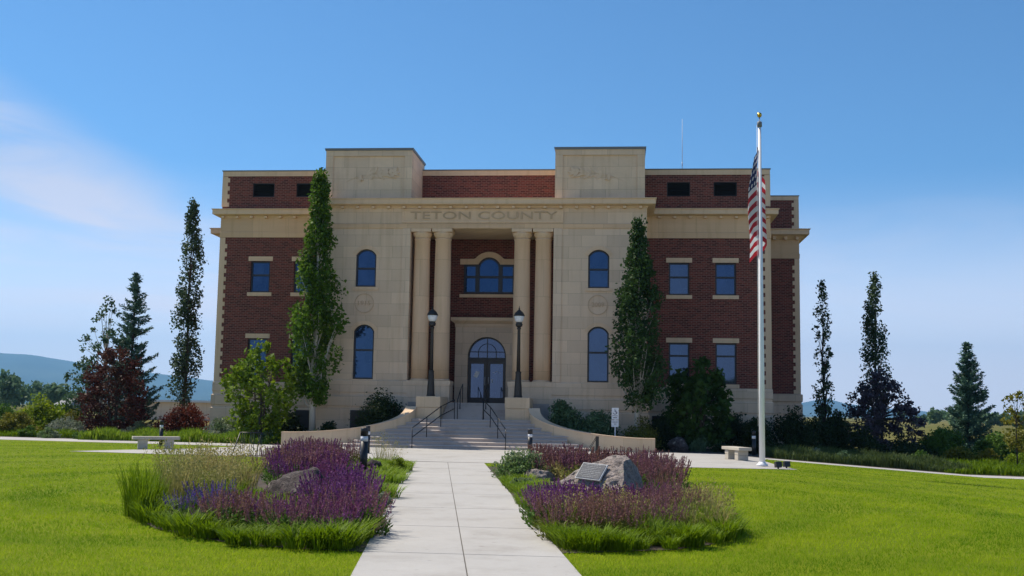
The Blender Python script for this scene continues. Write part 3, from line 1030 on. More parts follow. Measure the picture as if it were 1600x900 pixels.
# year medallions between the windows
for s, yr in ((-1, '1915'), (1, '2009')):
    c = X(5.63 * s) - .03
    md = MB()
    n = 40
    for r0, r1, d in ((.475, .445, .035),):
        ring(md, [(c + r0 * math.cos(2 * PI * k / n), 6.735 + r0 * math.sin(2 * PI * k / n)) for k in range(n)],
             [(c + r1 * math.cos(2 * PI * k / n), 6.735 + r1 * math.sin(2 * PI * k / n)) for k in range(n)], YC - d, YC + .02)
    mo = md.build('medallion', M['stone_carved'], house)
    text_mesh('numerals', yr, c - .30, c + .30, 6.64, 6.86, YC + .0, .028, M['stone_carved'], mo)

# brick wings either side
for s in (-1, 1):
    xa, xb = sorted((X(7.9 * s), X(14.05 * s)))
    hs, wins = [], []
    for cx in (9.58, 11.87):
        for z0, z1, b in ((7.55, 9.17, 8.45), (3.15, 5.17, 4.53)):
            c = X(cx * s)
            hs.append((c - .51, c + .51, z0, z1, 0))
            wins.append((cx * s, z0, z1, b))
    w = MB().wall(xa, xb, 2.9, 10.42, YM, hs, .25)
    xo = X(14.05 * s)
    w.add([(xo, YM, 2.9), (xo, YW + .3, 2.9), (xo, YW + .3, 10.42), (xo, YM, 10.42)], [(0, 1, 2, 3)])
    w.build('brick_wall', M['brick'], house, fix=False)
    for cx, z0, z1, b in wins:
        window(cx, z0, z1, 1.02, 0, YM, (b,), M['glass'] if s < 0 else M['glass_pale'])
    b = MB()
    b.loft(xa, xb, YM, YW + .2, [(.12, -.3), (.12, 1.60), (.07, 1.64), (.07, 1.74), (.11, 1.78), (.11, 2.26), (.05, 2.31), (.05, 2.44), (.08, 2.48), (.07, 2.90), (.03, 2.95)])
    b.build('plinth_course', M['ashlar'], house)
    # toothed quoins at the outer corner
    qn = MB()
    qa, qb = (13.80, 14.085)
    for z0, z1 in ((2.96, 10.40), (12.03, 13.62)):
        qn.box(*sorted((X(qa * s), X(qb * s))), YM - .03, YM + .35, z0, z1)
        k = 0
        while z0 + .43 * k + .24 < z1:
            qn.box(*sorted((X((qa - .11) * s), X((qa + .01) * s))), YM - .028, YM + .1, z0 + .43 * k, z0 + .43 * k + .22)
            k += 1
    qn.build('quoin', M['stone_trim'], house)
    # basement openings half hidden by the planting
    for c, wd in ((9.0, 1.5), (11.9, .75)):
        f = MB().box(X(c * s) - wd / 2, X(c * s) + wd / 2, YM - .135, YM, .55, 1.55).build('basement_window', M['frame'], house)
        MB().box(X(c * s) - wd / 2 + .06, X(c * s) + wd / 2 - .06, YM - .142, YM - .1, .61, 1.49).build('pane', M['vent'], f)
for s in (-1,):
    f = MB().box(X(-6.15), X(-4.95), YC - .155, YC, .45, 1.6).build('basement_window', M['frame'], house)
    MB().box(X(-6.09), X(-5.01), YC - .162, YC - .1, .51, 1.54).build('pane', M['vent'], f)

# frieze, attic and copings of the main body
MB().loft(X(-14.05), X(14.05), YM, YW + .2, [(.05, 10.41), (.06, 10.68), (.03, 10.71), (.03, 11.46)]).build('frieze', M['stone_panel'], house)
cornice(X(-14.05), X(14.05), YM, YW + .4, 11.86, .40, [X(s * (8.6 + .76 * k)) for s in (-1, 1) for k in range(8)])
at_h = []
for s in (-1, 1):
    for c in (9.55, 11.87):
        at_h.append((X(c * s) - .58, X(c * s) + .58, 12.54, 13.27, 0))
aw = MB().wall(X(-14.05), X(14.05), 11.8, 13.65, YM, at_h, .2)
for s in (-1, 1):
    xo = X(14.05 * s)
    aw.add([(xo, YM, 11.8), (xo, 84, 11.8), (xo, 84, 13.65), (xo, YM, 13.65)], [(0, 1, 2, 3)])
aw.build('attic_wall', M['brick'], house, fix=False)
for x0, x1, z0, z1, _ in at_h:
    v = MB()
    ring(v, [(x0 + .003, z0 + .003), (x0 + .003, z1 - .003), (x1 - .003, z1 - .003), (x1 - .003, z0 + .003)], [(x0 + .05, z0 + .05), (x0 + .05, z1 - .05), (x1 - .05, z1 - .05), (x1 - .05, z0 + .05)], YM + .03, YM + .19)
    for k in range(7):
        zz = z0 + .06 + k * .09
        v.add([(x0 + .04, YM + .06, zz), (x1 - .04, YM + .06, zz), (x1 - .04, YM + .15, zz + .075), (x0 + .04, YM + .15, zz + .075)], [(0, 1, 2, 3)])
    v.add([(x0, YM + .185, z0), (x1, YM + .185, z0), (x1, YM + .185, z1), (x0, YM + .185, z1)], [(0, 1, 2, 3)])
    v.build('vent', M['vent'], house)
MB().loft(X(-14.05), X(14.05), YM, 84, [(.03, 13.64), (.03, 13.895)]).build('parapet_band', M['stone_trim'], house)
MB().loft(X(-14.05), X(14.05), YM, 84, [(.06, 13.897), (.07, 13.95), (-.3, 13.96)]).build('parapet_coping', M['coping'], house)

# side blocks set back
for s in (-1, 1):
    xa, xb = sorted((X(13.5 * s), X(16.55 * s)))
    xo = X(16.55 * s)
    for z0, z1 in ((2.85, 10.4), (11.8, 13.68)):
        w = MB()
        w.add([(xa, YW, z0), (xb, YW, z0), (xb, YW, z1), (xa, YW, z1)], [(0, 1, 2, 3)])
        w.add([(xo, YW, z0), (xo, 82, z0), (xo, 82, z1), (xo, YW, z1)], [(0, 1, 2, 3)])
        w.build('brick_wall', M['brick'], house, fix=False)
    MB().loft(xa, xb, YW, 82, [(.12, -.6), (.12, 1.60), (.07, 1.64), (.07, 1.74), (.11, 1.78), (.11, 2.26), (.05, 2.31), (.05, 2.40), (.12, 2.46), (.12, 2.82), (.03, 2.86)]).build('plinth_course', M['ashlar'], house)
    MB().loft(xa, xb, YW, 82, [(.05, 10.37), (.06, 10.62), (.03, 10.65), (.03, 11.55)]).build('frieze', M['stone_panel'], house)
    c = MB()
    c.loft(xa, xb, YW, 82, [(.0, 11.40), (.06, 11.44), (.30, 11.62), (.52, 11.66), (.52, 11.92), (.58, 11.94), (.58, 11.98), (.0, 11.99)])
    for k in range(3):
        bx = X(s * (15.2 + .62 * k))
        c.box(bx - .08, bx + .08, YW - .3, YW, 11.40, 11.60)
    c.build('cornice', M['stone_trim'], house)
    MB().loft(xa, xb, YW, 82, [(.03, 13.67), (.03, 13.89)]).build('parapet_band', M['stone_trim'], house)
    MB().loft(xa, xb, YW, 82, [(.06, 13.892), (.07, 13.94), (-.3, 13.95)]).build('parapet_coping', M['coping'], house)
    qn = MB()
    for z0, z1 in ((2.87, 10.36), (12.0, 13.66)):
        qn.box(*sorted((X(16.32 * s), X(16.585 * s))), YW - .03, YW + .35, z0, z1)
        k = 0
        while z0 + .43 * k + .24 < z1:
            qn.box(*sorted((X(16.20 * s), X(16.33 * s))), YW - .028, YW + .1, z0 + .43 * k, z0 + .43 * k + .22)
            k += 1
    qn.build('quoin', M['stone_trim'], house)
MB().box(X(-14.0), X(14.0), YM + .35, 83.5, 13.2, 13.45).box(X(-16.4), X(16.4), YW + .4, 81.5, 13.15, 13.4).build('roof', M['roof'], house)

# the back of the porch: brick, window, door in its stone surround
MB().wall(X(-3.6), X(3.6), 2.0, 10.45, YB, [], .1).build('porch_wall', M['brick'], house, fix=False)


def cutline(d):
    a = [(X(-1.29) + d, 7.6 + d), (X(-1.29) + d, 9.07 - d), (X(-.52) + d * .6, 9.07 - d)]
    a += [(x, z) for x, z in arch(X(-.52) + d * .6, X(.52) - d * .6, 9.43 - d, .36)][1:-1]
    a += [(X(.52) - d * .6, 9.07 - d), (X(1.29) - d, 9.07 - d), (X(1.29) - d, 7.6 + d)]
    return a


cwn = MB()
ring(cwn, cutline(0), cutline(.085), YB - .07, YB + .01)
for bx in (-.59, .59):
    cwn.box(X(bx) - .11, X(bx) + .11, YB - .075, YB + .01, 7.66, 9.02)
cwn.box(X(-1.23), X(1.23), YB - .072, YB + .01, 8.38, 8.50)
cwo = cwn.build('window', M['frame'], house)
pz = cutline(.03)
MB().add([(x, YB - .035, z) for x, z in pz], [tuple(range(len(pz)))]).build('pane', M['glass'], cwo)
MB().box(X(-1.5), X(1.5), YB - .10, YB + .02, 7.40, 7.56).build('sill', M['stone_trim'], cwo)
hd = MB()
ha = [(X(-1.5), 9.09), (X(-.56), 9.09)] + arch(X(-.56), X(.56), 9.46, .37)[1:-1] + [(X(.56), 9.09), (X(1.5), 9.09)]
hb = [(X(-1.5), 9.37), (X(-.78), 9.37)] + arch(X(-.76), X(.76), 9.74, .40)[1:-1] + [(X(.78), 9.37), (X(1.5), 9.37)]
n = len(ha)
vs = [(x, YB - .09, z) for x, z in ha] + [(x, YB - .09, z) for x, z in hb] + [(x, YB + .02, z) for x, z in ha] + [(x, YB + .02, z) for x, z in hb]
fs = []
for k in range(n - 1):
    fs += [(k, k + 1, n + k + 1, n + k), (n + k, n + k + 1, 3 * n + k + 1, 3 * n + k), (k, 2 * n + k, 2 * n + k + 1, k + 1)]
hd.add(vs, fs).build('hood', M['stone_trim'], cwo)

YD = 56.02
ds = MB().wall(X(-1.62), X(1.62), 2.03, 5.86, YD, [(X(-.97), X(.97), 2.03, 5.37, .97)], .3)
for s in (-1, 1):
    ds.add([(X(1.62 * s), YD, 2.03), (X(1.62 * s), YB, 2.03), (X(1.62 * s), YB, 5.86), (X(1.62 * s), YD, 5.86)], [(0, 1, 2, 3)])
dso = ds.build('door_surround', M['ashlar'], house, fix=False)
MB().loft(X(-1.62), X(1.62), YD, YB, [(.01, 5.84), (.03, 5.92), (.03, 6.02), (.10, 6.08), (.20, 6.16), (.22, 6.18), (.22, 6.33), (.0, 6.35)]).build('surround_cornice', M['stone_trim'], dso)
yd = YD + .16
tr = MB()
ring(tr, outline(X(-.968), X(.968), 4.22, 5.368, .966), outline(X(-.89), X(.89), 4.33, 5.29, .89), yd, yd + .08)
tr.box(X(-.02), X(.02), yd + .005, yd + .07, 4.32, 5.30)
tr.box(X(-.88), X(.88), yd + .007, yd + .068, 4.60, 4.64)
for s in (-1, 1):
    tr.box(X(.45 * s) - .018, X(.45 * s) + .018, yd + .006, yd + .066, 4.32, 4.62)
ar = arch(X(-.45), X(.45), 5.03, .40, 14)
for p, q in zip(ar, ar[1:]):
    tr.tube([(p[0], yd + .035, p[1]), (q[0], yd + .035, q[1])], .018, 6, cap=False)
tro = tr.build('fanlight', M['frame'], house)
g = outline(X(-.93), X(.93), 4.25, 5.33, .93)
MB().add([(x, yd + .05, z) for x, z in g], [tuple(range(len(g)))]).build('pane', M['glass_door'], tro)
for s in (-1, 1):
    x0, x1 = sorted((X(.012 * s), X(.962 * s)))
    d = MB()
    ring(d, [(x0, 2.06), (x0, 4.215), (x1, 4.215), (x1, 2.06)], [(x0 + .15, 2.32), (x0 + .15, 4.02), (x1 - .15, 4.02), (x1 - .15, 2.32)], yd - .01, yd + .06)
    do = d.build('door', M['door_wood'], house)
    MB().add([(x0 + .12, yd + .03, 2.3), (x1 - .12, yd + .03, 2.3), (x1 - .12, yd + .03, 4.05), (x0 + .12, yd + .03, 4.05)], [(0, 1, 2, 3)]).build('pane', M['glass_door'], do)
    hx = X(.09 * s)
    MB().tube([(hx, yd - .02, 2.95), (hx, yd - .08, 2.97), (hx, yd - .08, 3.33), (hx, yd - .02, 3.35)], .014, 6).build('handle', M['pole'], do)
    if s < 0:
        c_, s_ = math.cos(.42), math.sin(.42)
        pv = [(X(-.52) + a * c_ + b * s_, yd + .02, 3.48 - a * s_ * .6 + b * c_) for a, b in ((-.11, -.16), (.11, -.16), (.11, .16), (-.11, .16))]
        MB().add(pv, [(0, 1, 2, 3)]).build('notice', M['paper'], do)
    else:
        e = MB()
        for k in range(10):
            t0, t1 = PI * .1 + k * .28, PI * .1 + (k + 1) * .28
            e.tube([(X(.50) + .10 * math.cos(t0), yd + .02, 3.57 + .07 * math.sin(t0)), (X(.50) + .10 * math.cos(t1), yd + .02, 3.57 + .07 * math.sin(t1))], .012, 4, cap=False)
        e.box(X(.30), X(.42), yd + .015, yd + .025, 3.55, 3.575).box(X(.58), X(.70), yd + .015, yd + .025, 3.55, 3.575)
        e.build('emblem', M['paper'], do)
        MB().box(X(.235), X(.29), yd - .016, yd - .008, 3.05, 3.25).build('notice', M['paper'], do)
MB().box(X(-.97), X(.97), yd - .02, yd + .1, 2.02, 2.06).build('threshold', M['frame'], house)

an = MB().tube([(0, 0, 0), (0, 0, 3.6)], [.022, .010], 6)
an.tube([(0, 0, 1.1), (0, 0, 1.3)], .03, 6)
ao = an.build('antenna', m_plain('pale_antenna', (.5, .55, .62), .5))
ao.location = (X(9.85), 58.0, 13.45)
tag(ao, 'thin white whip antenna rising from the courthouse roof', 'antenna')

# ------------------------------------------------------------------ entrance stairs
def wing_line(t):
    """centre line of a flank wall: from the pedestal (t=0) out and forward to its end (t=1)"""
    a = t * PI / 2
    return 2.82 + 5.1 * (1 - math.cos(a)), 50.75 - 1.95 * math.sin(a)


def wing_x(y):
    lo, hi = 0.0, 1.0
    if y >= 50.75: return 2.82
    for _ in range(40):
        m = (lo + hi) / 2
        if wing_line(m)[1] > y: lo = m
        else: hi = m
    return wing_line(lo)[0]


steps = MB()
RIS, TR = 1.26 / 8, 0.30
y = 48.2
for k in range(8):
    y2 = y + TR if k < 7 else 51.4
    xf, xr = (min(wing_x(y) if y > 48.85 else 5.45 - .35 * (k == 1), 5.5), wing_x(min(y2, 50.7)) if y2 > 48.85 else 5.2)
    if k < 3:
        xf = xr = 5.4 - .5 * k
    z1 = RIS * (k + 1)
    steps.vprism([(X(-xf), y), (X(xf), y), (X(min(xf, xr)), y2 + .02), (X(-min(xf, xr)), y2 + .02)], -.1, z1 - .05)
    xm = min(xf, xr)
    vs_ = [(X(-xf), y - .03, z1 - .048), (X(xf), y - .03, z1 - .048), (X(xf), y - .03, z1 - .03), (X(-xf), y - .03, z1 - .03), (X(-xf), y + .012, z1), (X(xf), y + .012, z1),
           (X(xm), y2 + .02, z1), (X(-xm), y2 + .02, z1), (X(xm), y2 + .02, z1 - .048), (X(-xm), y2 + .02, z1 - .048)]
    steps.add(vs_, [(0, 1, 2, 3), (3, 2, 5, 4), (4, 5, 6, 7), (0, 9, 8, 1), (1, 8, 6, 5, 2), (0, 3, 4, 7, 9), (7, 6, 8, 9)])
    y = y2
# nosings read as thin proud lips
y = 51.4
for k in range(5):
    z1 = 1.26 + .154 * (k + 1)
    y2 = y + .30 if k < 4 else YB + .05
    steps.box(X(-1.47) if k < 4 else X(-3.45), X(1.47) if k < 4 else X(3.45), y if k < 4 else YC - .12, y2 + .02, .5, z1 if k < 4 else 2.03)
    if k == 4:
        steps.box(X(-1.46), X(1.46), y, YC, .5, 2.028)
    y = y2
so = steps.build('entrance_steps', M['step'])
tag(so, 'broad pale concrete steps narrowing up to the courthouse door', 'steps')

for s, side in ((-1, 'left'), (1, 'right')):
    w = MB()
    N = 26
    rows = []
    for k in range(N + 1):
        t = k / N
        x, y = wing_line(t)
        dx, dy = 5.1 * math.sin(t * PI / 2), -1.95 * math.cos(t * PI / 2)
        l = math.hypot(dx, dy)
        nx, ny = -dy / l, dx / l          # outward-left normal of the path
        zt = .56 + 1.21 * (1 - t) ** 1.75
        hw = .23
        o = (x + nx * hw, y + ny * hw); i = (x - nx * hw, y - ny * hw)
        rows.append((i, o, zt))
    e = rows[-1]
    rows.append(((e[0][0] + .25, e[0][1]), (e[1][0] + .25, e[1][1]), e[2]))
    vs, fs = [], []
    for i, o, zt in rows:
        vs += [(X(i[0] * s), i[1], -.2), (X(o[0] * s), o[1], -.2), (X(o[0] * s), o[1], zt), (X(i[0] * s), i[1], zt)]
    for k in range(len(rows) - 1):
        for q in range(4):
            r = (q + 1) % 4
            fs.append((4 * k + q, 4 * k + r, 4 * k + 4 + r, 4 * k + 4 + q))
    fs += [(0, 1, 2, 3), tuple(4 * (len(rows) - 1) + q for q in (3, 2, 1, 0))]
    w.add(vs, fs)
    fw = w.build('flank_wall', M['wall_stone'])
    tag(fw, 'curved beige stone wall sweeping out from the %s side of the entrance steps' % side, 'wall', 'curved walls flanking the steps')
    cp = MB()
    vs, fs = [], []
    for (i, o, zt) in rows:
        ix, ox = i[0] - (o[0] - i[0]) * .05, o[0] + (o[0] - i[0]) * .05
        iy, oy = i[1] - (o[1] - i[1]) * .05, o[1] + (o[1] - i[1]) * .05
        vs += [(X(ix * s), iy, zt + .004), (X(ox * s), oy, zt + .004), (X(ox * s), oy, zt + .045), (X(ix * s), iy, zt + .045)]
    for k in range(len(rows) - 1):
        for q in range(4):
            r = (q + 1) % 4
            fs.append((4 * k + q, 4 * k + r, 4 * k + 4 + r, 4 * k + 4 + q))
    fs += [(0, 1, 2, 3), tuple(4 * (len(rows) - 1) + q for q in (3, 2, 1, 0))]
    cp.add(vs, fs).build('wall_cap', M['stone_trim'], fw)
    # pedestal for the lamp
    pd = MB()
    xa, xb = sorted((X(1.50 * s), X(2.58 * s)))
    pd.loft(xa, xb, 50.75, 52.8, [(0, 0), (0, 1.765)])
    pd.loft(xa, xb, 50.75, 52.8, [(-.02, 1.768), (-.02, 1.785)])
    pd.loft(xa, xb, 50.75, 52.8, [(.02, 1.79), (.02, 2.26), (.0, 2.285)])
    po = pd.build('lamp_pedestal', M['wall_stone'])
    tag(po, 'square stone pedestal under the %s lamp beside the steps' % side, 'pedestal', 'stone lamp pedestals')
    # lamp post
    lx, ly, lz = X(2.02 * s), 51.3, 2.287
    lp = empty('lamp_post', (lx, ly, lz), 'dark cast iron lamp post with glass globe on the %s stone pedestal' % side, 'street lamp', 'lamp posts at the entrance')
    c0 = (lx, ly, lz)
    MB().lathe(c0, [(.20, 0), (.20, .06), (.18, .10), (.165, .5), (.145, .75), (.125, 1.10), (.14, 1.12), (.14, 1.16), (.10, 1.20)], 12, smooth=False).build('lamp_base', M['bronze'], lp)
    MB().lathe(c0, [(.09, 1.2), (.07, 2.8), (.07, 3.12), (.10, 3.15), (.10, 3.19), (.07, 3.22)], 14).build('shaft', M['bronze'], lp)
    MB().lathe(c0, [(.07, 3.22), (.15, 3.28), (.17, 3.36), (.13, 3.42), (.15, 3.45)], 16).build('collar', M['bronze'], lp)
    MB().lathe(c0, [(.13, 3.455), (.19, 3.55), (.225, 3.68), (.235, 3.76)], 20).build('globe', M['globe'], lp)
    cpo = MB().lathe(c0, [(.255, 3.74), (.26, 3.77), (.19, 3.90), (.08, 4.00), (.045, 4.04)], 20).build('lamp_cap', M['bronze'], lp)
    MB().lathe(c0, [(.03, 4.04), (.04, 4.09), (.015, 4.14), (.006, 4.22)], 10).build('finial', M['bronze'], cpo)

# handrails
def handrail(label, line, low, group):
    """line: points of the walking line (x, y, z of the tread), rails 0.9 and 0.5 m above"""
    org = (line[0][0], line[0][1], line[0][2])
    h = empty('handrail', org, label, 'handrail', group)
    def rail(hh):
        p = [Vector((x, y, z + hh)) for x, y, z in line]
        MB().tube(p, .022, 8).build('rail', M['black'], h)
    rail(.88)
    if low:
        rail(.48)
    for k in range(len(line)):
        x, y, z = line[k]
        MB().tube([(x, y, z - .02), (x, y, z + .88)], .019, 8).build('post', M['black'], h)
    return h


def tread(y):
    if y < 48.2: return 0.0
    if y < 50.3: return RIS * (min(7, int((y - 48.2) / TR)) + 1)
    if y < 51.4: return 1.26
    return min(2.03, 1.26 + .154 * (int((y - 51.4) / .3) + 1))


def slope_line(p, q, n):
    r = []
    for k in range(n):
        t = k / (n - 1)
        x, y = p[0] + (q[0] - p[0]) * t, p[1] + (q[1] - p[1]) * t
        r.append((X(x), y, tread(y)))
    return r


handrail('black pipe handrail splaying out down the left half of the lower steps', slope_line((-2.25, 48.1), (-.78, 50.5), 4), True, 'black handrails on the steps')
handrail('black pipe handrail splaying out down the right half of the lower steps', slope_line((1.80, 48.1), (.52, 50.5), 4), True, 'black handrails on the steps')
handrail('short black handrail left of the doors on the upper steps', slope_line((-.76, 51.3), (-.80, 53.2), 3), False, 'black handrails on the steps')
handrail('short black handrail in front of the right door on the upper steps', slope_line((.45, 51.3), (.42, 53.2), 3), False, 'black handrails on the steps')


# ------------------------------------------------------------------ foliage
def leaf_quads(c, size, rng, flat=0.0, long=1.6, up=None):
    """rhombic leaves with a slight fold at the points c (n, 3): two triangles each, one island per leaf"""
    n = len(c)
    nrm = rng.normal(0, 1, (n, 3)); nrm[:, 2] += flat
    nrm /= np.linalg.norm(nrm, axis=1)[:, None]
    a = rng.normal(0, 1, (n, 3))
    if up is not None:
        a = a * .35 + up
    a -= nrm * (a * nrm).sum(1)[:, None]
    a /= np.linalg.norm(a, axis=1)[:, None] + 1e-9
    b = np.cross(nrm, a)
    s = (size * rng.uniform(.6, 1.35, n))[:, None]
    a = a * s * long / 2; b = b * s / 2
    return np.stack([c - a, c + b - a * .1, c + a, c - b - a * .1], 1).reshape(-1, 3)


def blob(rng, centre, r, n, squash=1.0):
    d = rng.normal(0, 1, (n, 3)); d /= np.linalg.norm(d, axis=1)[:, None]
    q = d * (rng.uniform(0, 1, n) ** .45)[:, None] * r
    q[:, 2] *= squash
    return q + np.asarray(centre)


def limb(mb, p, q, r0, r1, rng, n=4, bend=.08, sides=6):
    p, q = Vector(p), Vector(q)
    l = (q - p).length
    pts = []
    for k in range(n + 1):
        t = k / n
        w = math.sin(PI * t) * bend * l
        pts.append(p + (q - p) * t + Vector(rng.normal(0, 1, 3)) * w * .5)
    mb.tube(pts, [r0 + (r1 - r0) * k / n for k in range(n + 1)], sides)


def column_tree(name, x, y, h, clear, prof, nclump, nleaf, size, leaf, bark, tr, seed, label, cat='tree', group=None, z0=0.0, gap=0.12, cr=(.22, .5), lean=0.0):
    """tall narrow tree: steep limbs close to the trunk, leaf clumps along them. prof: (height share of the crown, radius)"""
    rng = np.random.default_rng(seed)
    t = empty(name, (x, y, z0), label, cat, group)
    b = MB()
    pts = [(x + math.sin(k * 1.3 + seed) * .04 + lean * k / 8, y, z0 - .1 + h * .97 * k / 8) for k in range(9)]
    b.tube(pts, [tr * (1 - .92 * k / 8) for k in range(9)], 10)
    P = np.array(prof)
    cl, gaps = [], rng.uniform(0, 1, (7, 2))
    for k in range(nclump):
        s = rng.uniform(0, 1) ** .9
        R = np.interp(s, P[:, 0], P[:, 1])
        a = rng.uniform(0, 2 * PI)
        if rng.uniform() < gap * 3 and any(abs(s - g[0]) < .06 and abs((a / 6.283 - g[1] + .5) % 1 - .5) < .16 for g in gaps):
            continue
        rr = R * (rng.uniform(.15, 1.0) ** .6) * rng.uniform(.75, 1.15)
        cl.append((s, a, rr, R))
    pos = []
    for i, (s, a, rr, R) in enumerate(cl):
        z = z0 + clear + (h - clear) * s
        ln = lean * z / h
        c = (x + ln + math.cos(a) * rr, y + math.sin(a) * rr, z)
        if i % 3 == 0 and rr > .2:
            zb = max(z0 + clear * .8, z - rr * 2.4 - .3)
            limb(b, (x + ln, y, zb), c, .045 * (1 - s) + .012, .008, rng, 3, .05, 5)
        r = rng.uniform(*cr) * (.55 + .45 * min(1, R / .8))
        pos.append(blob(rng, c, r, int(nleaf * (r / .35) ** 1.6), 1.35))
    top = np.array([[x + lean, y, z0 + h - .25 * k] for k in range(4)])
    pos.append(np.repeat(top, 14, 0) + rng.normal(0, .09, (56, 3)))
    pos = np.concatenate(pos)
    b.build('trunk', bark, t)
    fast_mesh('crown', leaf_quads(pos, size, rng), 4, leaf, t)
    return t


def bush_tree(name, x, y, shape, nclump, nleaf, size, leaf, bark, tr, seed, label, cat='tree', group=None, z0=0.0, stems=1, clump_r=(.3, .55), squash=.8, up=None, long=1.6, depth=1.0):
    """spreading tree or large shrub. shape: (height, half width) pairs up the crown"""
    rng = np.random.default_rng(seed)
    t = empty(name, (x, y, z0), label, cat, group)
    b = MB()
    S = np.array(shape)
    zlo, zhi = S[0, 0], S[-1, 0]
    pos = []
    tips = []
    for k in range(nclump):
        for _ in range(20):
            z = rng.uniform(zlo, zhi)
            R = np.interp(z, S[:, 0], S[:, 1])
            if rng.uniform() < (R / S[:, 1].max()) ** 1.2 + .06:
                break
        a = rng.uniform(0, 2 * PI)
        rr = R * rng.uniform(.2, 1.05) ** .55
        c = np.array([x + math.cos(a) * rr, y + math.sin(a) * rr * depth, z0 + z])
        tips.append(c)
        r = rng.uniform(*clump_r)
        pos.append(blob(rng, c, r, int(nleaf * rng.uniform(.6, 1.3)), squash))
    forks = []
    for s in range(stems):
        a = 2 * PI * s / stems + seed
        base = (x + math.cos(a) * tr * (1.5 if stems > 1 else 0), y + math.sin(a) * tr * 1.5 * (stems > 1), z0 - .1)
        mid = (x + math.cos(a) * S[:, 1].max() * .12 * (stems > 1), y + math.sin(a) * S[:, 1].max() * .12 * (stems > 1), z0 + max(zlo + .1, zlo * .9 + .25 * (zhi - zlo)))
        top = (x + math.cos(a) * S[:, 1].max() * .3 * (stems > 1), y, z0 + zlo + .74 * (zhi - zlo))
        b.tube([base, mid, top], [tr, tr * .75, tr * .15], 8)
        forks.append((Vector(base), Vector(mid), Vector(top)))
    for i, c in enumerate(tips):
        if i % 2:
            continue
        bs, md, tp = forks[i % stems]
        hh = max(.05, min(.9, (c[2] - z0 - zlo * .6) / (zhi) * .8))
        p = md.lerp(tp, hh) if c[2] > md.z else bs.lerp(md, max(.3, min(1, (c[2] - z0) / max(.1, md.z - z0) * .8)))
        limb(b, p, c, tr * .28, .006, rng, 3, .07, 5)
    b.build('trunk' if stems == 1 else 'stems', bark, t)
    fast_mesh('crown' if cat == 'tree' else 'leaves', leaf_quads(np.concatenate(pos), size, rng, up=up, long=long), 4, leaf, t)
    return t


def spruce(name, x, y, h, R, seed, label, leaf, whorls=26, per=9, z0=0.0, clear=.25, sparse=1.0):
    """whorls of level boughs, each hung with needle sprays"""
    rng = np.random.default_rng(seed)
    t = empty(name, (x, y, z0), label, 'tree')
    b = MB()
    b.tube([(x, y, z0 - .1), (x, y, z0 + h * .5), (x, y, z0 + h)], [.03 * h * .5, .03 * h * .28, .01], 8)
    pos, dirs = [], []
    for w in range(whorls):
        s = (w + rng.uniform(0, .6)) / whorls
        z = z0 + clear + (h - clear) * s
        for k in range(per):
            s = min(.985, (w + rng.uniform(0, 1.0)) / whorls)
            z = z0 + clear + (h - clear) * s
            ln0 = R * (1 - s) ** .85 + .10
            if rng.uniform() < .10 * sparse:
                continue
            a = rng.uniform(0, 2 * PI)
            ln = ln0 * rng.uniform(.45, 1.15)
            n = max(5, int(ln / .055))
            tt = np.linspace(.12, 1, n)
            drop = -.20 * ln * np.sin(tt * PI * .75) + .20 * ln * tt ** 3 + (.25 * s) * ln * tt
            d = np.array([math.cos(a), math.sin(a)])
            p = np.stack([x + d[0] * ln * tt, y + d[1] * ln * tt, z + drop], 1)
            b.tube([p[0], p[n // 2], p[-1]], [.016 * (1 - s) + .006, .010 * (1 - s) + .004, .003], 4)
            for q in range(8):
                side = rng.normal(0, 1, (n, 3)) * np.array([.5, .5, .34])
                off = side * (.10 + .16 * (1 - tt)[:, None] * min(1, ln))
                pos.append(p + off)
                dirs.append(np.tile([d[0], d[1], .15], (n, 1)) + side * .9)
    pos, dirs = np.concatenate(pos), np.concatenate(dirs)
    b.build('trunk', M['bark_dark'], t)
    fast_mesh('crown', leaf_quads(pos, .052, rng, long=3.6, up=dirs), 4, leaf, t)
    return t


def shrub(name, x, y, w, d, h, n, size, leaf, seed, label, z0=None, up=None, long=1.7, group=None, lumps=None, flat=0.0, bark='bark_dark', stem_n=9):
    """low rounded shrub or mound: lumps of leaves over spreading stems"""
    rng = np.random.default_rng(seed)
    z0 = gz(x) if z0 is None else z0
    t = empty(name, (x, y, z0), label, 'shrub', group)
    L_ = lumps or max(7, int(10 * w))
    pos = []
    b = MB()
    for k in range(L_):
        a = rng.uniform(0, 2 * PI); r = rng.uniform(0, 1) ** .5
        px, py = math.cos(a) * r * w / 2 * .78, math.sin(a) * r * d / 2 * .78
        hh = h * (1 - .55 * r * r) * rng.uniform(.72, 1.05)
        R = min(w, h) * rng.uniform(.17, .30)
        m = int(n / L_)
        q = blob(rng, (x + px, y + py, z0 + max(R * .5, hh - R)), R, int(m * .6), .9)
        # skirt of leaves under the lump, down to the ground
        q2 = np.stack([x + px + rng.normal(0, R * .6, m - len(q)), y + py + rng.normal(0, R * .6, m - len(q)), z0 + rng.uniform(0.02, 1, m - len(q)) * max(.08, hh - R * .5)], 1)
        pos += [q, q2]
        if k < stem_n:
            limb(b, (x + px * .25, y + py * .25, z0 - .03), (x + px, y + py, z0 + hh * .8), .018, .005, rng, 3, .06, 5)
    b.build('stems', M[bark], t)
    fast_mesh('leaves', leaf_quads(np.concatenate(pos), size, rng, flat=flat, long=long, up=up), 4, leaf, t)
    return t


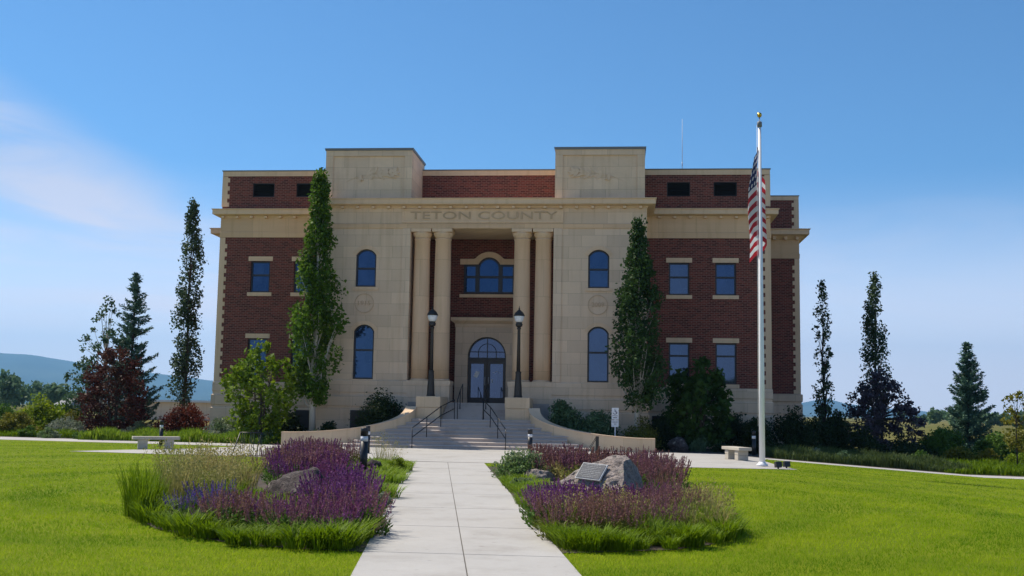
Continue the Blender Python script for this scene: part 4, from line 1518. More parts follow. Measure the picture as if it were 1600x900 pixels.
def blades(rng, cx, cy, cz, n, rad_, h, wd, spread, bend=.5, vary=.35):
    """arching grass blades from one tuft: three joined pieces each as separate quads of one strip"""
    a = rng.uniform(0, 2 * PI, n); r = rad_ * rng.uniform(0, 1, n) ** .5
    bx, by = cx + np.cos(a) * r, cy + np.sin(a) * r
    hh = h * rng.uniform(1 - vary, 1 + vary * .4, n)
    d = a + rng.normal(0, .6, n)
    out = spread * hh * rng.uniform(.3, 1.1, n)
    ww = wd * rng.uniform(.7, 1.2, n)
    wx, wy = -np.sin(d + rng.normal(0, .5, n)), np.cos(d)
    P = []
    for t in (0, .4, .75, 1.0):
        o = out * t ** 1.7
        P.append(np.stack([bx + np.cos(d) * o, by + np.sin(d) * o, cz + hh * (t - bend * .35 * t ** 3 * spread)], 1))
    W = [np.stack([wx, wy, np.zeros(n)], 1) * (ww * k)[:, None] for k in (.5, .5, .38, .06)]
    q = []
    for i in range(3):
        q.append(np.stack([P[i] - W[i], P[i] + W[i], P[i + 1] + W[i + 1], P[i + 1] - W[i + 1]], 1))
    return np.stack(q, 1).reshape(-1, 3)


def make_tuft(name, mat, h, rad_, n, wd, spread, seed, label, group, heads=None):
    rng = np.random.default_rng(seed)
    t = empty(name, (0, 0, 0), label, 'ornamental grass', group)
    fast_mesh('blades', blades(rng, 0, 0, 0, n, rad_, h, wd, spread), 4, mat, t)
    if heads:
        m = heads
        a = rng.uniform(0, 2 * PI, m); out = rng.uniform(.1, .75, m) * h * .8
        tips = np.stack([np.cos(a) * out, np.sin(a) * out, h * rng.uniform(.75, 1.3, m)], 1)
        pos = np.repeat(tips, 9, 0) + rng.normal(0, 1, (m * 9, 3)) * np.array([.03, .03, .07])
        st = []
        for p in tips:
            w = np.array([.003, 0, 0])
            st.append(np.stack([-w, w, p + w * .5, p - w * .5]))
        fast_mesh('seed_heads', np.concatenate([leaf_quads(pos, .017, rng, long=2.4, up=np.array([0, 0, 1.]))] + st), 4, M['gr_straw'], t)
    return t


def make_salvia(flower, green, seed, label, group, h=.58, n=30, rad_=.30, show=1.0):
    rng = np.random.default_rng(seed)
    t = empty('salvia', (0, 0, 0), label, 'flowering plant', group)
    a = rng.uniform(0, 2 * PI, n); r = rad_ * rng.uniform(0, 1, n) ** .5
    bx, by = np.cos(a) * r * .5, np.sin(a) * r * .5
    hh = h * rng.uniform(.66, 1.08, n)
    tx, ty = np.cos(a) * (r + rng.uniform(0, .10, n)), np.sin(a) * (r + rng.uniform(0, .10, n))
    base = np.stack([bx, by, np.zeros(n)], 1); tip = np.stack([tx, ty, hh], 1)
    f, st = [], []
    for i in range(n):
        p, q = base[i], tip[i]
        L_ = rng.uniform(.16, .27) * h / .58
        d = (q - p) / np.linalg.norm(q - p)
        s0 = q - d * L_
        w = np.array([.0032, 0, 0])
        st.append(np.stack([p - w, p + w, s0 + w, s0 - w]))
        # florets set in whorls up the spike
        k = 13
        tt = np.repeat(np.linspace(0, 1, k), 3)
        c = s0 + d * L_ * tt[:, None] + rng.normal(0, 1, (len(tt), 3)) * (.0085 * (1.15 - tt))[:, None]
        f.append(c)
    f = np.concatenate(f)
    fast_mesh('flower_spikes', leaf_quads(f, .0125 * show, rng, long=1.9, up=np.array([0, 0, .8])), 4, flower, t)
    m = 260
    a = rng.uniform(0, 2 * PI, m); r = rad_ * 1.05 * rng.uniform(0, 1, m) ** .5
    z = rng.uniform(0.02, .55, m) * h * (1.1 - .5 * (r / rad_) ** 2)
    c = np.stack([np.cos(a) * r, np.sin(a) * r, z], 1)
    up = np.stack([np.cos(a), np.sin(a), np.full(m, .9)], 1)
    fast_mesh('leaves', np.concatenate([leaf_quads(c, .028, rng, long=2.8, up=up)] + st), 4, green, t)
    return t


# ------------------------------------------------------------------ trees
p = at(490, 600, 51.5)
column_tree('columnar_poplar', p.x, 51.5, 12.75, 2.0, [(0, .6), (.06, .85), (.18, 1.12), (.33, 1.26), (.45, 1.12), (.55, .86), (.66, .66), (.80, .46), (.92, .34), (1, .12)], 250, 62, .11, M['lf_poplar'], M['bark_pale'], .17, 21,
            'tall sunlit columnar poplar with pale trunk left of the curved stone wall', lean=-.0)
p = at(1000, 600, 51.0)
column_tree('columnar_poplar', p.x - .1, 51.0, 10.4, 1.95, [(0, .75), (.10, 1.1), (.3, 1.22), (.5, 1.05), (.65, .78), (.8, .5), (.93, .28), (1, .1)], 220, 62, .105, M['lf_poplar_dark'], M['bark_pale'], .13, 22,
            'dark columnar poplar with thin pale trunk against the right brick wing', z0=0)
p = at(288, 620, 64)
column_tree('columnar_aspen', p.x, 64, at(290, 317, 64).z, .6, [(0, .7), (.2, .85), (.45, .80), (.6, .70), (.72, .78), (.85, .5), (1, .12)], 250, 34, .11, M['lf_aspen'], M['bark'], .13, 23,
            'tall slender aspen standing free left of the courthouse', gap=.2)
p = at(1287, 640, 63)
column_tree('columnar_aspen', p.x, 63, at(1287, 440, 63).z - gz(p.x), 1.6, [(0, .5), (.12, .60), (.3, .50), (.45, .58), (.6, .46), (.8, .50), (.92, .3), (1, .1)], 230, 30, .10, M['lf_aspen'], M['bark_dark'], .07, 24,
            'thin gappy young aspen just right of the courthouse', z0=gz(p.x), gap=.25, cr=(.13, .28))
p = at(1370, 640, 64)
column_tree('columnar_aspen', p.x, 64, at(1368, 428, 64).z - gz(p.x), 1.2, [(0, .8), (.2, .9), (.4, .66), (.55, .56), (.7, .58), (.82, .42), (.93, .22), (1, .08)], 200, 32, .10, M['lf_aspen'], M['bark_dark'], .10, 25,
            'slender aspen rising out of the purple leaved crabapple', z0=gz(p.x), gap=.2)
p = at(1374, 660, 61)
bush_tree('purple_crabapple', p.x, 61, [(.2, 1.2), (.8, 2.25), (1.6, 2.3), (2.4, 2.0), (3.2, 1.45), (4.0, .8), (4.6, .3)], 230, 32, .11, M['lf_purple'], M['bark_dark'], .10, 26,
          'broad purple leaved crabapple spreading round the slender aspen', z0=gz(p.x), stems=2, clump_r=(.2, .38))

# sycamore maple in the sun, and its twin in the shade, both put into the leaf colours
p = at(402, 680, 50.9)
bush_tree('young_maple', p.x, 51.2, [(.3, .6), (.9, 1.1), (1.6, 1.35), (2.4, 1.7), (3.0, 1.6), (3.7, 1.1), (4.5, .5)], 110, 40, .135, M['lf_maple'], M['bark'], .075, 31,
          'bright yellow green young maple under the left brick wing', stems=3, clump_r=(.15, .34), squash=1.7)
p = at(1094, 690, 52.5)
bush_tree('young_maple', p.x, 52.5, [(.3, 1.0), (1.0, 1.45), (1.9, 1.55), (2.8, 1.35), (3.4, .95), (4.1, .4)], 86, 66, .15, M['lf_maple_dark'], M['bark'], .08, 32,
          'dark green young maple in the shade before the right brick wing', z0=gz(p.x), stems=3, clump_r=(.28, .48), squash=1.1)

# the group on the left
p = at(160, 650, 64)
bush_tree('river_birch', p.x, 64, [(.4, 1.7), (1.6, 2.4), (3.0, 2.1), (4.5, 1.7), (5.8, 1.15), (7.0, .75), (7.9, .2)], 170, 26, .12, M['lf_birch'], M['bark_pale'], .12, 33,
          'airy grey green birch behind the dark red crabapple', stems=2, clump_r=(.18, .42), squash=.8)
p = at(201, 650, 61.5)
spruce('spruce', p.x, 61.5, at(201, 425, 61.5).z, 2.1, 34, 'pointed dark spruce behind the dark red crabapple on the left', M['lf_spruce'], whorls=26, per=7)
p = at(177, 660, 57.5)
bush_tree('red_crabapple', p.x, 57.5, [(.1, 1.2), (.7, 1.7), (1.6, 1.85), (2.6, 1.6), (3.5, 1.25), (4.3, .75), (4.75, .25)], 150, 58, .095, M['lf_red'], M['bark_dark'], .09, 35,
          'rounded dark red crabapple in front of the spruce', stems=3, clump_r=(.28, .48))
p = at(288, 660, 57.5)
shrub('barberry', p.x, 57.5, 3.7, 2.2, 2.0, 7000, .075, M['lf_barberry'], 36, 'wide rusty red barberry at the left end of the courthouse', lumps=34)

# the right side
p = at(1514, 680, 66)
spruce('spruce', p.x, 66, at(1514, 535, 66).z - gz(p.x), 1.75, 41, 'blue green spruce standing on its own at the far right', M['lf_spruce'], whorls=24, per=9, z0=gz(p.x))
pg = ground(1590, 736)
bush_tree('young_ash', pg.x, pg.y, [(.85, .25), (1.3, .60), (1.9, .72), (2.5, .58), (2.9, .30), (3.25, .12)], 40, 20, .085, M['lf_olive'], M['bark_dark'], .035, 42,
          'young thin trunked tree with olive leaves on the right lawn', z0=gz(pg.x), clump_r=(.12, .26))


# ------------------------------------------------------------------ shrubs
def S(name, u, v, Y, w, h, n, size, leaf, seed, label, d=None, **k):
    p = at(u, v, Y)
    if leaf in ('lf_dark', 'lf_brown'):
        n, size = int(n * 2.3), size * 1.2
    elif Y > 51:
        n, size = int(n * 1.7), size * 1.1
    return shrub(name, p.x, Y, w, d or w * .8, h, n, size, M[leaf], seed, label, **k)


S('yellow_shrub', 24, 670, 56, 3.0, 1.35, 2000, .07, 'lf_olive', 51, 'low yellow green shrub at the left edge of the photo')
S('lime_shrub', 62, 655, 60, 3.4, 2.35, 3000, .085, 'lf_lime', 52, 'bright green leafy shrub at the far left behind the low ones')
S('lime_shrub', 104, 640, 63, 2.2, 2.3, 1700, .085, 'lf_green', 53, 'upright green shrub left of the dark red crabapple')
S('green_mound', 45, 678, 53.5, 1.3, .62, 900, .05, 'lf_green', 54, 'small green mound by the path at the far left')
S('silver_mound', 106, 668, 55.5, 2.8, 1.15, 2200, .05, 'lf_silver', 55, 'pale silvery mound left of the red crabapple')
S('pale_mound', 75, 678, 52.5, 1.6, .55, 900, .05, 'lf_sage', 56, 'low grey green mound edging the left path')
S('pale_mound', 130, 680, 51.8, 1.5, .5, 900, .05, 'lf_green', 57, 'flat green mound by the left path below the crabapple')
S('silver_mound', 215, 672, 56, 2.2, 1.0, 1300, .05, 'lf_silver', 58, 'silvery flowering mound at the foot of the spruce')
S('green_mound', 118, 640, 61, 1.6, 1.6, 800, .06, 'lf_olive', 581, 'thin olive shrub just left of the red crabapple')
S('silver_mound', 350, 672, 52.5, 2.7, 1.25, 2400, .055, 'lf_silver', 59, 'loose silver green shrub behind the bicycle rack')
S('lime_shrub', 362, 648, 54.5, 1.5, 1.5, 1100, .06, 'lf_lime', 60, 'round lime green shrub under the yellow green maple')
S('grey_shrub', 410, 670, 51.0, 1.5, .85, 900, .06, 'lf_willow', 61, 'dull green shrub right behind the bicycle rack')
S('dark_shrub', 445, 650, 53.6, 2.0, 1.9, 2000, .07, 'lf_dark', 62, 'dark shrub between the maple and the pale poplar trunk')
S('sage_shrub', 497, 665, 50.9, 1.0, .95, 700, .06, 'lf_willow', 63, 'small pale shrub at the foot of the sunlit poplar')
S('dark_shrub', 515, 655, 51.3, .9, 1.25, 800, .055, 'lf_dark', 64, 'small dark upright shrub between poplar trunk and stone wall')
S('yew', 595, 640, 51.8, 2.4, 3.0, 4200, .055, 'lf_dark', 65, 'large rounded dark yew behind the left curved wall')
S('lime_shrub', 430, 683, 50.3, 1.4, .45, 500, .05, 'lf_lime', 66, 'low yellow green clump at the left end of the curved wall')
S('willow_shrub', 886, 655, 51.3, 2.2, 2.45, 4200, .055, 'lf_willow', 67, 'soft grey green willow shrub behind the right curved wall', long=3.2)
S('willow_shrub', 932, 658, 51.4, 2.2, 2.15, 3800, .055, 'lf_willow', 68, 'grey green willow shrub just left of the accessible parking sign', long=3.2)
S('brown_shrub', 1000, 670, 50.8, 1.7, 1.65, 2200, .055, 'lf_brown', 69, 'dull brown green shrub behind the end of the right curved wall')
S('dark_shrub', 1040, 660, 52.6, 2.2, 2.1, 2200, .06, 'lf_dark', 70, 'dark shrub behind the shaded rock')
S('dark_shrub', 1150, 660, 54, 2.0, 2.1, 1900, .06, 'lf_dark', 71, 'dark shrub between the dark maple and the flagpole')
S('dark_shrub', 1183, 660, 52.5, 1.5, 1.9, 1600, .06, 'lf_dark', 72, 'dark upright shrub beside the flagpole near the wall corner')
S('pale_tuft', 1095, 690, 51.2, .9, .75, 600, .045, 'lf_willow', 73, 'small pale green tuft in the shade behind the right bench', long=4, up=np.array([0, 0, 1.]))
S('grey_shrub', 1130, 690, 50.5, 1.1, .55, 600, .05, 'lf_dark', 731, 'low dark clump behind the right bench')
S('dark_shrub', 1232, 670, 55, 2.6, 2.5, 2600, .06, 'lf_dark', 74, 'black green shrub hiding the foot of the right side block')
S('dark_shrub', 1268, 665, 56.5, 2.2, 2.2, 2200, .06, 'lf_dark', 75, 'dark shrub at the foot of the thin gappy aspen')
S('willow_shrub', 1302, 650, 57.5, 1.7, 2.55, 2200, .055, 'lf_dark', 76, 'tall feathery dark shrub between the two slender aspens', long=3.2)
S('dark_shrub', 1345, 675, 56, 2.6, 1.75, 2000, .06, 'lf_dark', 77, 'dark shrub under the left edge of the purple crabapple')
S('dark_shrub', 1405, 680, 56, 2.6, 1.5, 1900, .06, 'lf_dark', 78, 'dark shrub under the right edge of the purple crabapple')
S('green_shrub', 1462, 665, 60, 2.4, 1.7, 1500, .08, 'lf_green', 79, 'dull green shrub left of the blue green spruce')
S('yellow_shrub', 1500, 695, 53, 1.9, 1.05, 1300, .07, 'lf_olive', 80, 'yellow green shrub in front of the blue green spruce')
S('yellow_shrub', 1542, 698, 52, 1.4, .85, 900, .065, 'lf_olive', 81, 'low yellow green shrub between the spruce and the young thin tree')
S('yellow_shrub', 1592, 695, 50, 1.4, .9, 900, .065, 'lf_lime', 82, 'yellow green shrub behind the young thin tree')
S('green_shrub', 1440, 700, 50.5, 1.6, .8, 900, .06, 'lf_green', 83, 'low green shrub by the right path below the purple crabapple')
S('silver_mound', 1275, 695, 48.8, 1.0, .6, 700, .045, 'lf_silver', 84, 'small pale flowered clump in the shade by the right path')
S('grey_shrub', 1318, 700, 48, 1.2, .55, 700, .05, 'lf_willow', 85, 'low grey green clump by the right path below the feathery shrub')

S('green_shrub', 1478, 670, 62, 2.6, 1.9, 1900, .085, 'lf_green', 86, 'full green shrub touching the left side of the blue green spruce')
S('green_shrub', 1556, 675, 60, 2.6, 1.7, 1800, .085, 'lf_green', 87, 'green shrub close behind the low yellow green one by the young thin tree')
S('lime_shrub', 1606, 668, 61, 2.6, 1.9, 1700, .085, 'lf_olive', 88, 'olive shrub at the right edge of the photo behind the young thin tree')
S('green_shrub', 1425, 690, 54, 2.4, 1.2, 1700, .07, 'lf_dark', 89, 'dark low shrub between the purple crabapple and the dull green shrub')
S('lime_shrub', 8, 655, 62, 3.0, 1.9, 2200, .085, 'lf_green', 90, 'dense green shrub at the left edge of the photo behind the low yellow green one')

# meadow strips and far woods: nobody could count them
def strip(name, us, y0, y1, n, h, wd, mat, label, seed, flowers=None):
    rng = np.random.default_rng(seed)
    y = rng.uniform(y0, y1, n)
    xl, xr = at(us[0], 680, (y0 + y1) / 2).x, at(us[1], 680, (y0 + y1) / 2).x
    x = rng.uniform(xl, xr, n)
    y = y + (x - xl) / (xr - xl) * us[2]
    q = []
    z = -0.05 * (np.clip(x, *KX) - KX[0])
    hh = h * (rng.uniform(.5, 1.15, n)) * (.75 + .35 * np.sin(x * 1.9) * np.sin(y * 1.3 + x))
    a = rng.uniform(0, 2 * PI, n)
    ln = rng.normal(0, .28, (n, 2)) * hh[:, None]
    w = np.stack([np.cos(a), np.sin(a), np.zeros(n)], 1) * wd / 2
    b0 = np.stack([x, y, z], 1); m0 = b0 + np.stack([ln[:, 0] * .35, ln[:, 1] * .35, hh * .6], 1); t0 = b0 + np.stack([ln[:, 0], ln[:, 1], hh], 1)
    q = np.stack([b0 - w, b0 + w, m0 + w * .8, m0 - w * .8, m0 - w * .8, m0 + w * .8, t0 + w * .1, t0 - w * .1], 1).reshape(-1, 3)
    o = fast_mesh(name, q, 4, mat)
    tag(o, label, 'meadow grass', kind='stuff')


strip('meadow_grass', (150, 445, -1.2), 50.8, 54.5, 14000, .55, .05, M['gr_lime'], 'bright knee high meadow grass along the left path', 91)
strip('meadow_grass', (-30, 150, -1.0), 53.8, 57, 5000, .42, .05, M['gr_green'], 'green meadow grass between the low shrubs at the far left', 92)
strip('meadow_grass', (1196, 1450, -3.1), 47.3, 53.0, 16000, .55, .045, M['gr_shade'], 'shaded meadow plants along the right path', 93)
strip('meadow_grass', (1440, 1660, -2.0), 44.3, 51.0, 11000, .40, .05, M['gr_green'], 'sunlit meadow plants at the far end of the right path', 94)
rng_ = np.random.default_rng(5)
woods = []
for k in range(70):
    u = rng_.uniform(-60, 150)
    Y = rng_.uniform(230, 420)
    p = at(u, 640, Y)
    h = rng_.uniform(3.5, 8.5) * (1.15 if u < 60 else .8)
    for q in range(4):
        woods.append(blob(rng_, (p.x + rng_.normal(0, 1), Y, h * rng_.uniform(.35, .8)), h * .26, 70, 1.2))
for k in range(60):
    u = rng_.uniform(1430, 1700)
    Y = rng_.uniform(260, 480)
    p = at(u, 650, Y)
    h = rng_.uniform(2.5, 5.5)
    for q in range(4):
        woods.append(blob(rng_, (p.x + rng_.normal(0, 1.5), Y, h * rng_.uniform(.2, .75)), h * .32, 60, 1.0))
tag(fast_mesh('far_woods', leaf_quads(np.concatenate(woods), .75, rng_), 4, M['lf_willow']), 'blurred line of dark trees far across the fields', 'woods', kind='stuff')

sh = empty('far_shed', (at(283, 625, 130).x, 130, 0), 'long low pale roofed shed far behind the barberry', 'shed')
c = sh.location.x
MB().box(c - 9, c + 9, 130, 137, 0, 2.1).build('wall', M['stone'], sh)
MB().prism([(0, 0)] * 0 or [(c - 9.4, 2.1), (c + 9.4, 2.1), (c + 9.4, 2.35), (c - 9.4, 2.35)], 129.6, 137.4).build('roof', M['pale_roof'], sh)
sh = empty('far_house', (at(97, 630, 150).x, 150, 0), 'small grey roofed house far off left of the birch', 'house')
c = sh.location.x
MB().box(c - 1.1, c + 1.1, 150, 155, 0, 1.5).build('wall', M['grey_paint'], sh)
MB().add([(c - 1.3, 149.6, 1.5), (c + 1.3, 149.6, 1.5), (c + 1.3, 155.4, 1.5), (c - 1.3, 155.4, 1.5), (c - .8, 152.5, 2.5), (c + .8, 152.5, 2.5)],
         [(0, 1, 5, 4), (2, 3, 4, 5), (1, 2, 5), (3, 0, 4), (3, 2, 1, 0)]).build('roof', M['roof'], sh)


# ------------------------------------------------------------------ the two planted beds before the steps
def rock(name, c, size, seed, mat, label, cut=None, sub=3, rz=0.0, rough=.16):
    rng = np.random.default_rng(seed)
    bm = bmesh.new()
    bmesh.ops.create_icosphere(bm, subdivisions=4, radius=1)
    planes = []
    for k in range(9):
        d = Vector(rng.normal(0, 1, 3)).normalized()
        planes.append((d, rng.uniform(.55, .9)))
    for pl_ in (cut or []):
        planes.append((Vector(pl_[0]).normalized(), pl_[1]))
    from mathutils import noise as mn
    for v in bm.verts:
        for d, k in planes:
            e = v.co.dot(d) - k
            if e > 0:
                v.co -= d * e * .96
        nv = mn.noise(v.co * 2.1 + Vector((seed, 0, 0))) * rough * .7 + mn.noise(v.co * 5.5 + Vector((0, seed, 0))) * rough * .45 + mn.noise(v.co * 14) * rough * .2
        v.co *= 1 + nv
        v.co = Vector((v.co.x * size[0], v.co.y * size[1], v.co.z * size[2]))
    bmesh.ops.rotate(bm, verts=bm.verts, cent=(0, 0, 0), matrix=Matrix.Rotation(rz, 3, 'Z'))
    me = bpy.data.meshes.new(name)
    bm.to_mesh(me); bm.free()
    for f in me.polygons: f.use_smooth = True
    me.materials.append(mat)
    o = bpy.data.objects.new(name, me)
    o.location = c
    COL.objects.link(o)
    return tag(o, label, 'rock')


# boulder with the plaque
PB = Vector((-.36, 21.6, .36))
br = empty('plaque_boulder', (PB.x, PB.y, 0), 'large pitted pinkish boulder carrying a metal plaque in the right bed', 'boulder')
prof = [(-.66, .10), (-.63, .40), (-.42, .62), (-.12, .78), (.12, .88), (.35, .90), (.47, .82), (.62, .48), (.72, .18), (.70, .0), (-.62, .0)]
m = MB()
rngp = np.random.default_rng(3)
bm = bmesh.new()
front = [bm.verts.new((x * (1.0), -.34 - .10 * (1 - z) + .0, z * .96 - .02)) for x, z in prof]
midv = [bm.verts.new((x * .98, .10 + .22 * z, z * .93)) for x, z in prof]
back = [bm.verts.new((x * .80 + .04, .56, z * .74)) for x, z in prof]
for v, (x, z) in zip(front, prof):
    v.co.y = -.52 + .72 * z
    v.co.z = z * .86
n = len(prof)
bm.faces.new(front); bm.faces.new(back[::-1])
for a_, b_2 in ((front, midv), (midv, back)):
    for i in range(n):
        j = (i + 1) % n
        bm.faces.new((a_[j], a_[i], b_2[i], b_2[j]))
bmesh.ops.recalc_face_normals(bm, faces=bm.faces)
bmesh.ops.triangulate(bm, faces=bm.faces[:])
for _ in range(4):
    bmesh.ops.subdivide_edges(bm, edges=bm.edges[:], cuts=1, use_grid_fill=True)
from mathutils import noise as mnoise
for v in bm.verts:
    q = v.co.copy()
    k = mnoise.noise(q * 3.0) * .05 + mnoise.noise(q * 8) * .022 + mnoise.noise(q * 20) * .010
    pit = max(0, mnoise.noise(q * 11 + Vector((7, 0, 0))) - .32) * .10
    v.co += Vector((0, -1, .6)).normalized() * (k - pit) * 1.0
me = bpy.data.meshes.new('stone')
bm.to_mesh(me); bm.free()
me.materials.append(M['rock_pink'])
bo = bpy.data.objects.new('stone', me); COL.objects.link(bo); bo.parent = br
# plaque lies on the sloping front
slope = math.atan2(.86, .72)
rx = Matrix.Rotation(-(PI / 2 - slope), 3, 'X')
pc = Vector((PB.x - .02, PB.y - .52 + .72 * .56 - .045, .56 * .86 + .04))
sk = Matrix.Rotation(rad(-3), 3, 'Y')
mpq = MB().obox(pc, .50, .035, .35, sk.inverted() @ rx)
pq = mpq.build('plaque', m_plain('plaque_rim', (0.60, 0.60, 0.60), .9, spec=.1), br)
MB().obox(pc + (sk.inverted() @ rx) @ Vector((0, -.02, 0)), .468, .012, .318, sk.inverted() @ rx).build('plaque_face', m_plain('bronze_plaque', (0.15, 0.15, 0.155), .95, 0.0, spec=.1), pq)
tx = MB()
R3 = sk.inverted() @ rx
for k, wl in enumerate((.30, .36, .20, .38, .40, .36, .39, .24)):
    zz = .128 - k * .037
    x0 = -wl / 2
    rw = random.Random(k)
    while x0 < wl / 2 - .02:
        w_ = min(rw.uniform(.025, .07), wl / 2 - x0)
        tx.obox(pc + R3 @ Vector((x0 + w_ / 2, -.028, zz)), w_, .004, .009, R3)
        x0 += w_ + .012
tx.build('inscription', m_plain('plaque_letters', (0.36, 0.36, 0.36), .95, spec=.05), pq)

br.rotation_euler = (0, 0, rad(-34))
br.scale = (1.12, 1.12, 1.04)
LB = Vector((-5.42, 19.0, .20))
rock('lava_boulder', (LB.x, LB.y, .24), (.70, .5, .46), 4, M['rock_lava'], 'rough grey lava boulder among the salvia of the left bed', cut=[((0, -.6, .8), .5), ((.9, 0, .45), .62)], rough=.22)
rock('lava_boulder', (LB.x + .55, LB.y + .35, .28), (.28, .22, .26), 9, M['rock_dark'], 'small black rock leaning on the grey lava boulder', rough=.25)
p = ground(581, 742)
rock('low_rock', (p.x, p.y + .2, .16), (.25, .22, .20), 12, M['rock_dark'], 'small dark brown rock right of the nearest bollard', rough=.2)
p = ground(840, 752)
rock('low_rock', (p.x, p.y + .25, .10), (.42, .30, .19), 15, M['rock_pink'], 'low brown rock by the walk left of the plaque boulder', rough=.22)
p = ground(1056, 702)
rock('shade_rock', (p.x, 50.8, .22), (.55, .45, .42), 17, M['rock_lava'], 'dark grey rock in the shade beyond the right end of the curved wall', rough=.2)

# plants of the beds: one of each kind, then copies
G_L, G_R = 'in the left bed', 'in the right bed'
made = {}


def plant(key, maker, x, y, sc=1.0, z=0.02):
    rz = random.uniform(0, 2 * PI)
    if key not in made:
        made[key] = [maker(i) for i in range(2)]
        for o in made[key]:
            o['used'] = 0
    src = random.choice(made[key])
    s = sc * random.uniform(.74, 1.22)
    if not src['used']:
        src['used'] = 1
        src.location = (x, y, z); src.rotation_euler = (0, 0, rz); src.scale = (s, s, s)
        return src
    o = dup(src, (x, y, z), rz, s)
    return o


def scatter(key, maker, poly, n, sc=1.0, gap=.25, seed=1, zs=None):
    rnd = random.Random(seed)
    xs = [p[0] for p in poly]; ys = [p[1] for p in poly]
    got = []
    for _ in range(n * 60):
        if len(got) >= n: break
        x, y = rnd.uniform(min(xs), max(xs)), rnd.uniform(min(ys), max(ys))
        if not inside(poly, np.array([x]), np.array([y]))[0]: continue
        if any((x - a) ** 2 + (y - b) ** 2 < gap * gap for a, b in got): continue
        got.append((x, y))
        plant(key, maker, x, y, sc)


def salv(flower, green, lab, grp, h=.58, show=1.0, n=30):
    return lambda i: make_salvia(M[flower], M[green], 100 + i + hash_(lab), lab, grp, h=h, show=show, n=n)


def hash_(s):
    return sum(ord(c) * (k + 1) for k, c in enumerate(s)) % 9973


def tuft(name, mat, h, r, n, wd, spread, lab, grp, heads=None):
    return lambda i: make_tuft(name, M[mat], h, r, n, wd, spread, 200 + i + hash_(lab), lab, grp, heads)


def wl(y, off):
    """point of the left bed, off metres left of the walk"""
    return (on_walk(-1, y)[0] - off, y)


def wr(y, off):
    return (on_walk(1, y)[0] + off, y)


# left bed
scatter('L_front', salv('fl_purple', 'lf_green', 'purple salvia along the front of the left bed', 'front salvia in the left bed', h=.47),
        [wl(13.9, .12), wl(15.3, .15), (-4.6, 15.5), (-5.6, 15.9), (-5.6, 14.9), (-4.6, 14.0)], 17, .95, .24, 1)
scatter('L_front_spent', salv('fl_spent', 'lf_green', 'brown faded salvia mixed into the front of the left bed', 'faded front salvia in the left bed', h=.50),
        [wl(13.8, .08), wl(15.8, .1), (-4.4, 15.6), (-5.3, 15.6), (-5.3, 14.6), (-4.4, 13.9)], 18, .95, .25, 11)
scatter('L_walk', salv('fl_purple', 'lf_green', 'purple salvia leaning towards the walk at the near end of the left bed', 'purple salvia by the walk in the left bed', h=.56, show=1.15),
        [wl(15.0, .10), wl(18.0, .15), wl(18.0, .8), wl(15.0, .9)], 13, 1.0, .26, 13)
scatter('L_low', tuft('low_grass_tuft', 'gr_green', .24, .2, 120, .014, .9, 'low grass between salvia and lava boulder in the left bed', 'low grasses of the left bed'),
        [wl(16, .8), wl(19, .7), (-5.2, 19.2), (-6.9, 20.6), (-6.6, 18.6), (-6.1, 16.6), (-5.2, 16.0)], 34, 1.0, .28, 14)
scatter('L_violet', salv('fl_violet', 'lf_green', 'blue violet salvia at the near left end of the left bed', 'violet salvia in the left bed', h=.5),
        [(-5.3, 14.9), (-6.3, 15.9), (-6.4, 16.9), (-5.7, 16.4)], 4, .9, .32, 2)
scatter('L_back', salv('fl_purple', 'lf_green', 'vivid purple salvia behind the lava boulder in the left bed', 'purple salvia behind the lava boulder', h=.64, show=1.5),
        [(-5.3, 20.8), (-6.3, 21.5), (-8.2, 26), (-8.6, 30), (-7.9, 31.5), (-6.9, 27.4), (-5.9, 23.4)], 34, 1.0, .36, 3)
scatter('L_back_spent', salv('fl_spent', 'lf_green', 'faded reddish salvia mixed into the purple behind the lava boulder', 'faded salvia behind the lava boulder', h=.70, show=1.4),
        [(-5.3, 21.4), (-6.3, 22), (-8.2, 26), (-8.6, 30), (-7.9, 31.5), (-6.9, 27.4), (-5.9, 23.4)], 24, 1.05, .36, 33)
scatter('L_right', salv('fl_purple', 'lf_green', 'purple salvia spilling round the right of the lava boulder', 'purple salvia right of the lava boulder', h=.58, show=1.4),
        [wl(17.6, .25), wl(19.0, .5), (-4.9, 20.6), (-5.0, 19.3), (-5.2, 18.3)], 12, 1.0, .28, 4)
scatter('L_spent', salv('fl_spent', 'lf_brown', 'faded brown salvia at the back edge of the left bed', 'faded salvia in the left bed', h=.62, show=1.3),
        [(-8.2, 30), (-8.8, 27), (-8.8, 31), (-7.7, 33), (-7.2, 31)], 16, 1.0, .35, 5)
def edging(key, maker, line, step, seed, jit=.06, sc=1.0):
    rnd = random.Random(seed)
    for (xa, ya), (xb, yb) in zip(line, line[1:]):
        l = math.hypot(xb - xa, yb - ya)
        n_ = max(1, int(l / step))
        for k in range(n_):
            t_ = (k + rnd.uniform(.2, .8)) / n_
            px0, py0 = xa + (xb - xa) * t_ + rnd.gauss(0, jit), ya + (yb - ya) * t_ + rnd.gauss(0, jit)
            mx0, my0 = ((-5.2, 17.0) if px0 < -2 else (.1, 17.0))
            l0 = math.hypot(mx0 - px0, my0 - py0)
            plant(key, maker, px0 + (mx0 - px0) / l0 * .22, py0 + (my0 - py0) / l0 * .22, sc * rnd.uniform(.5, 1.15))


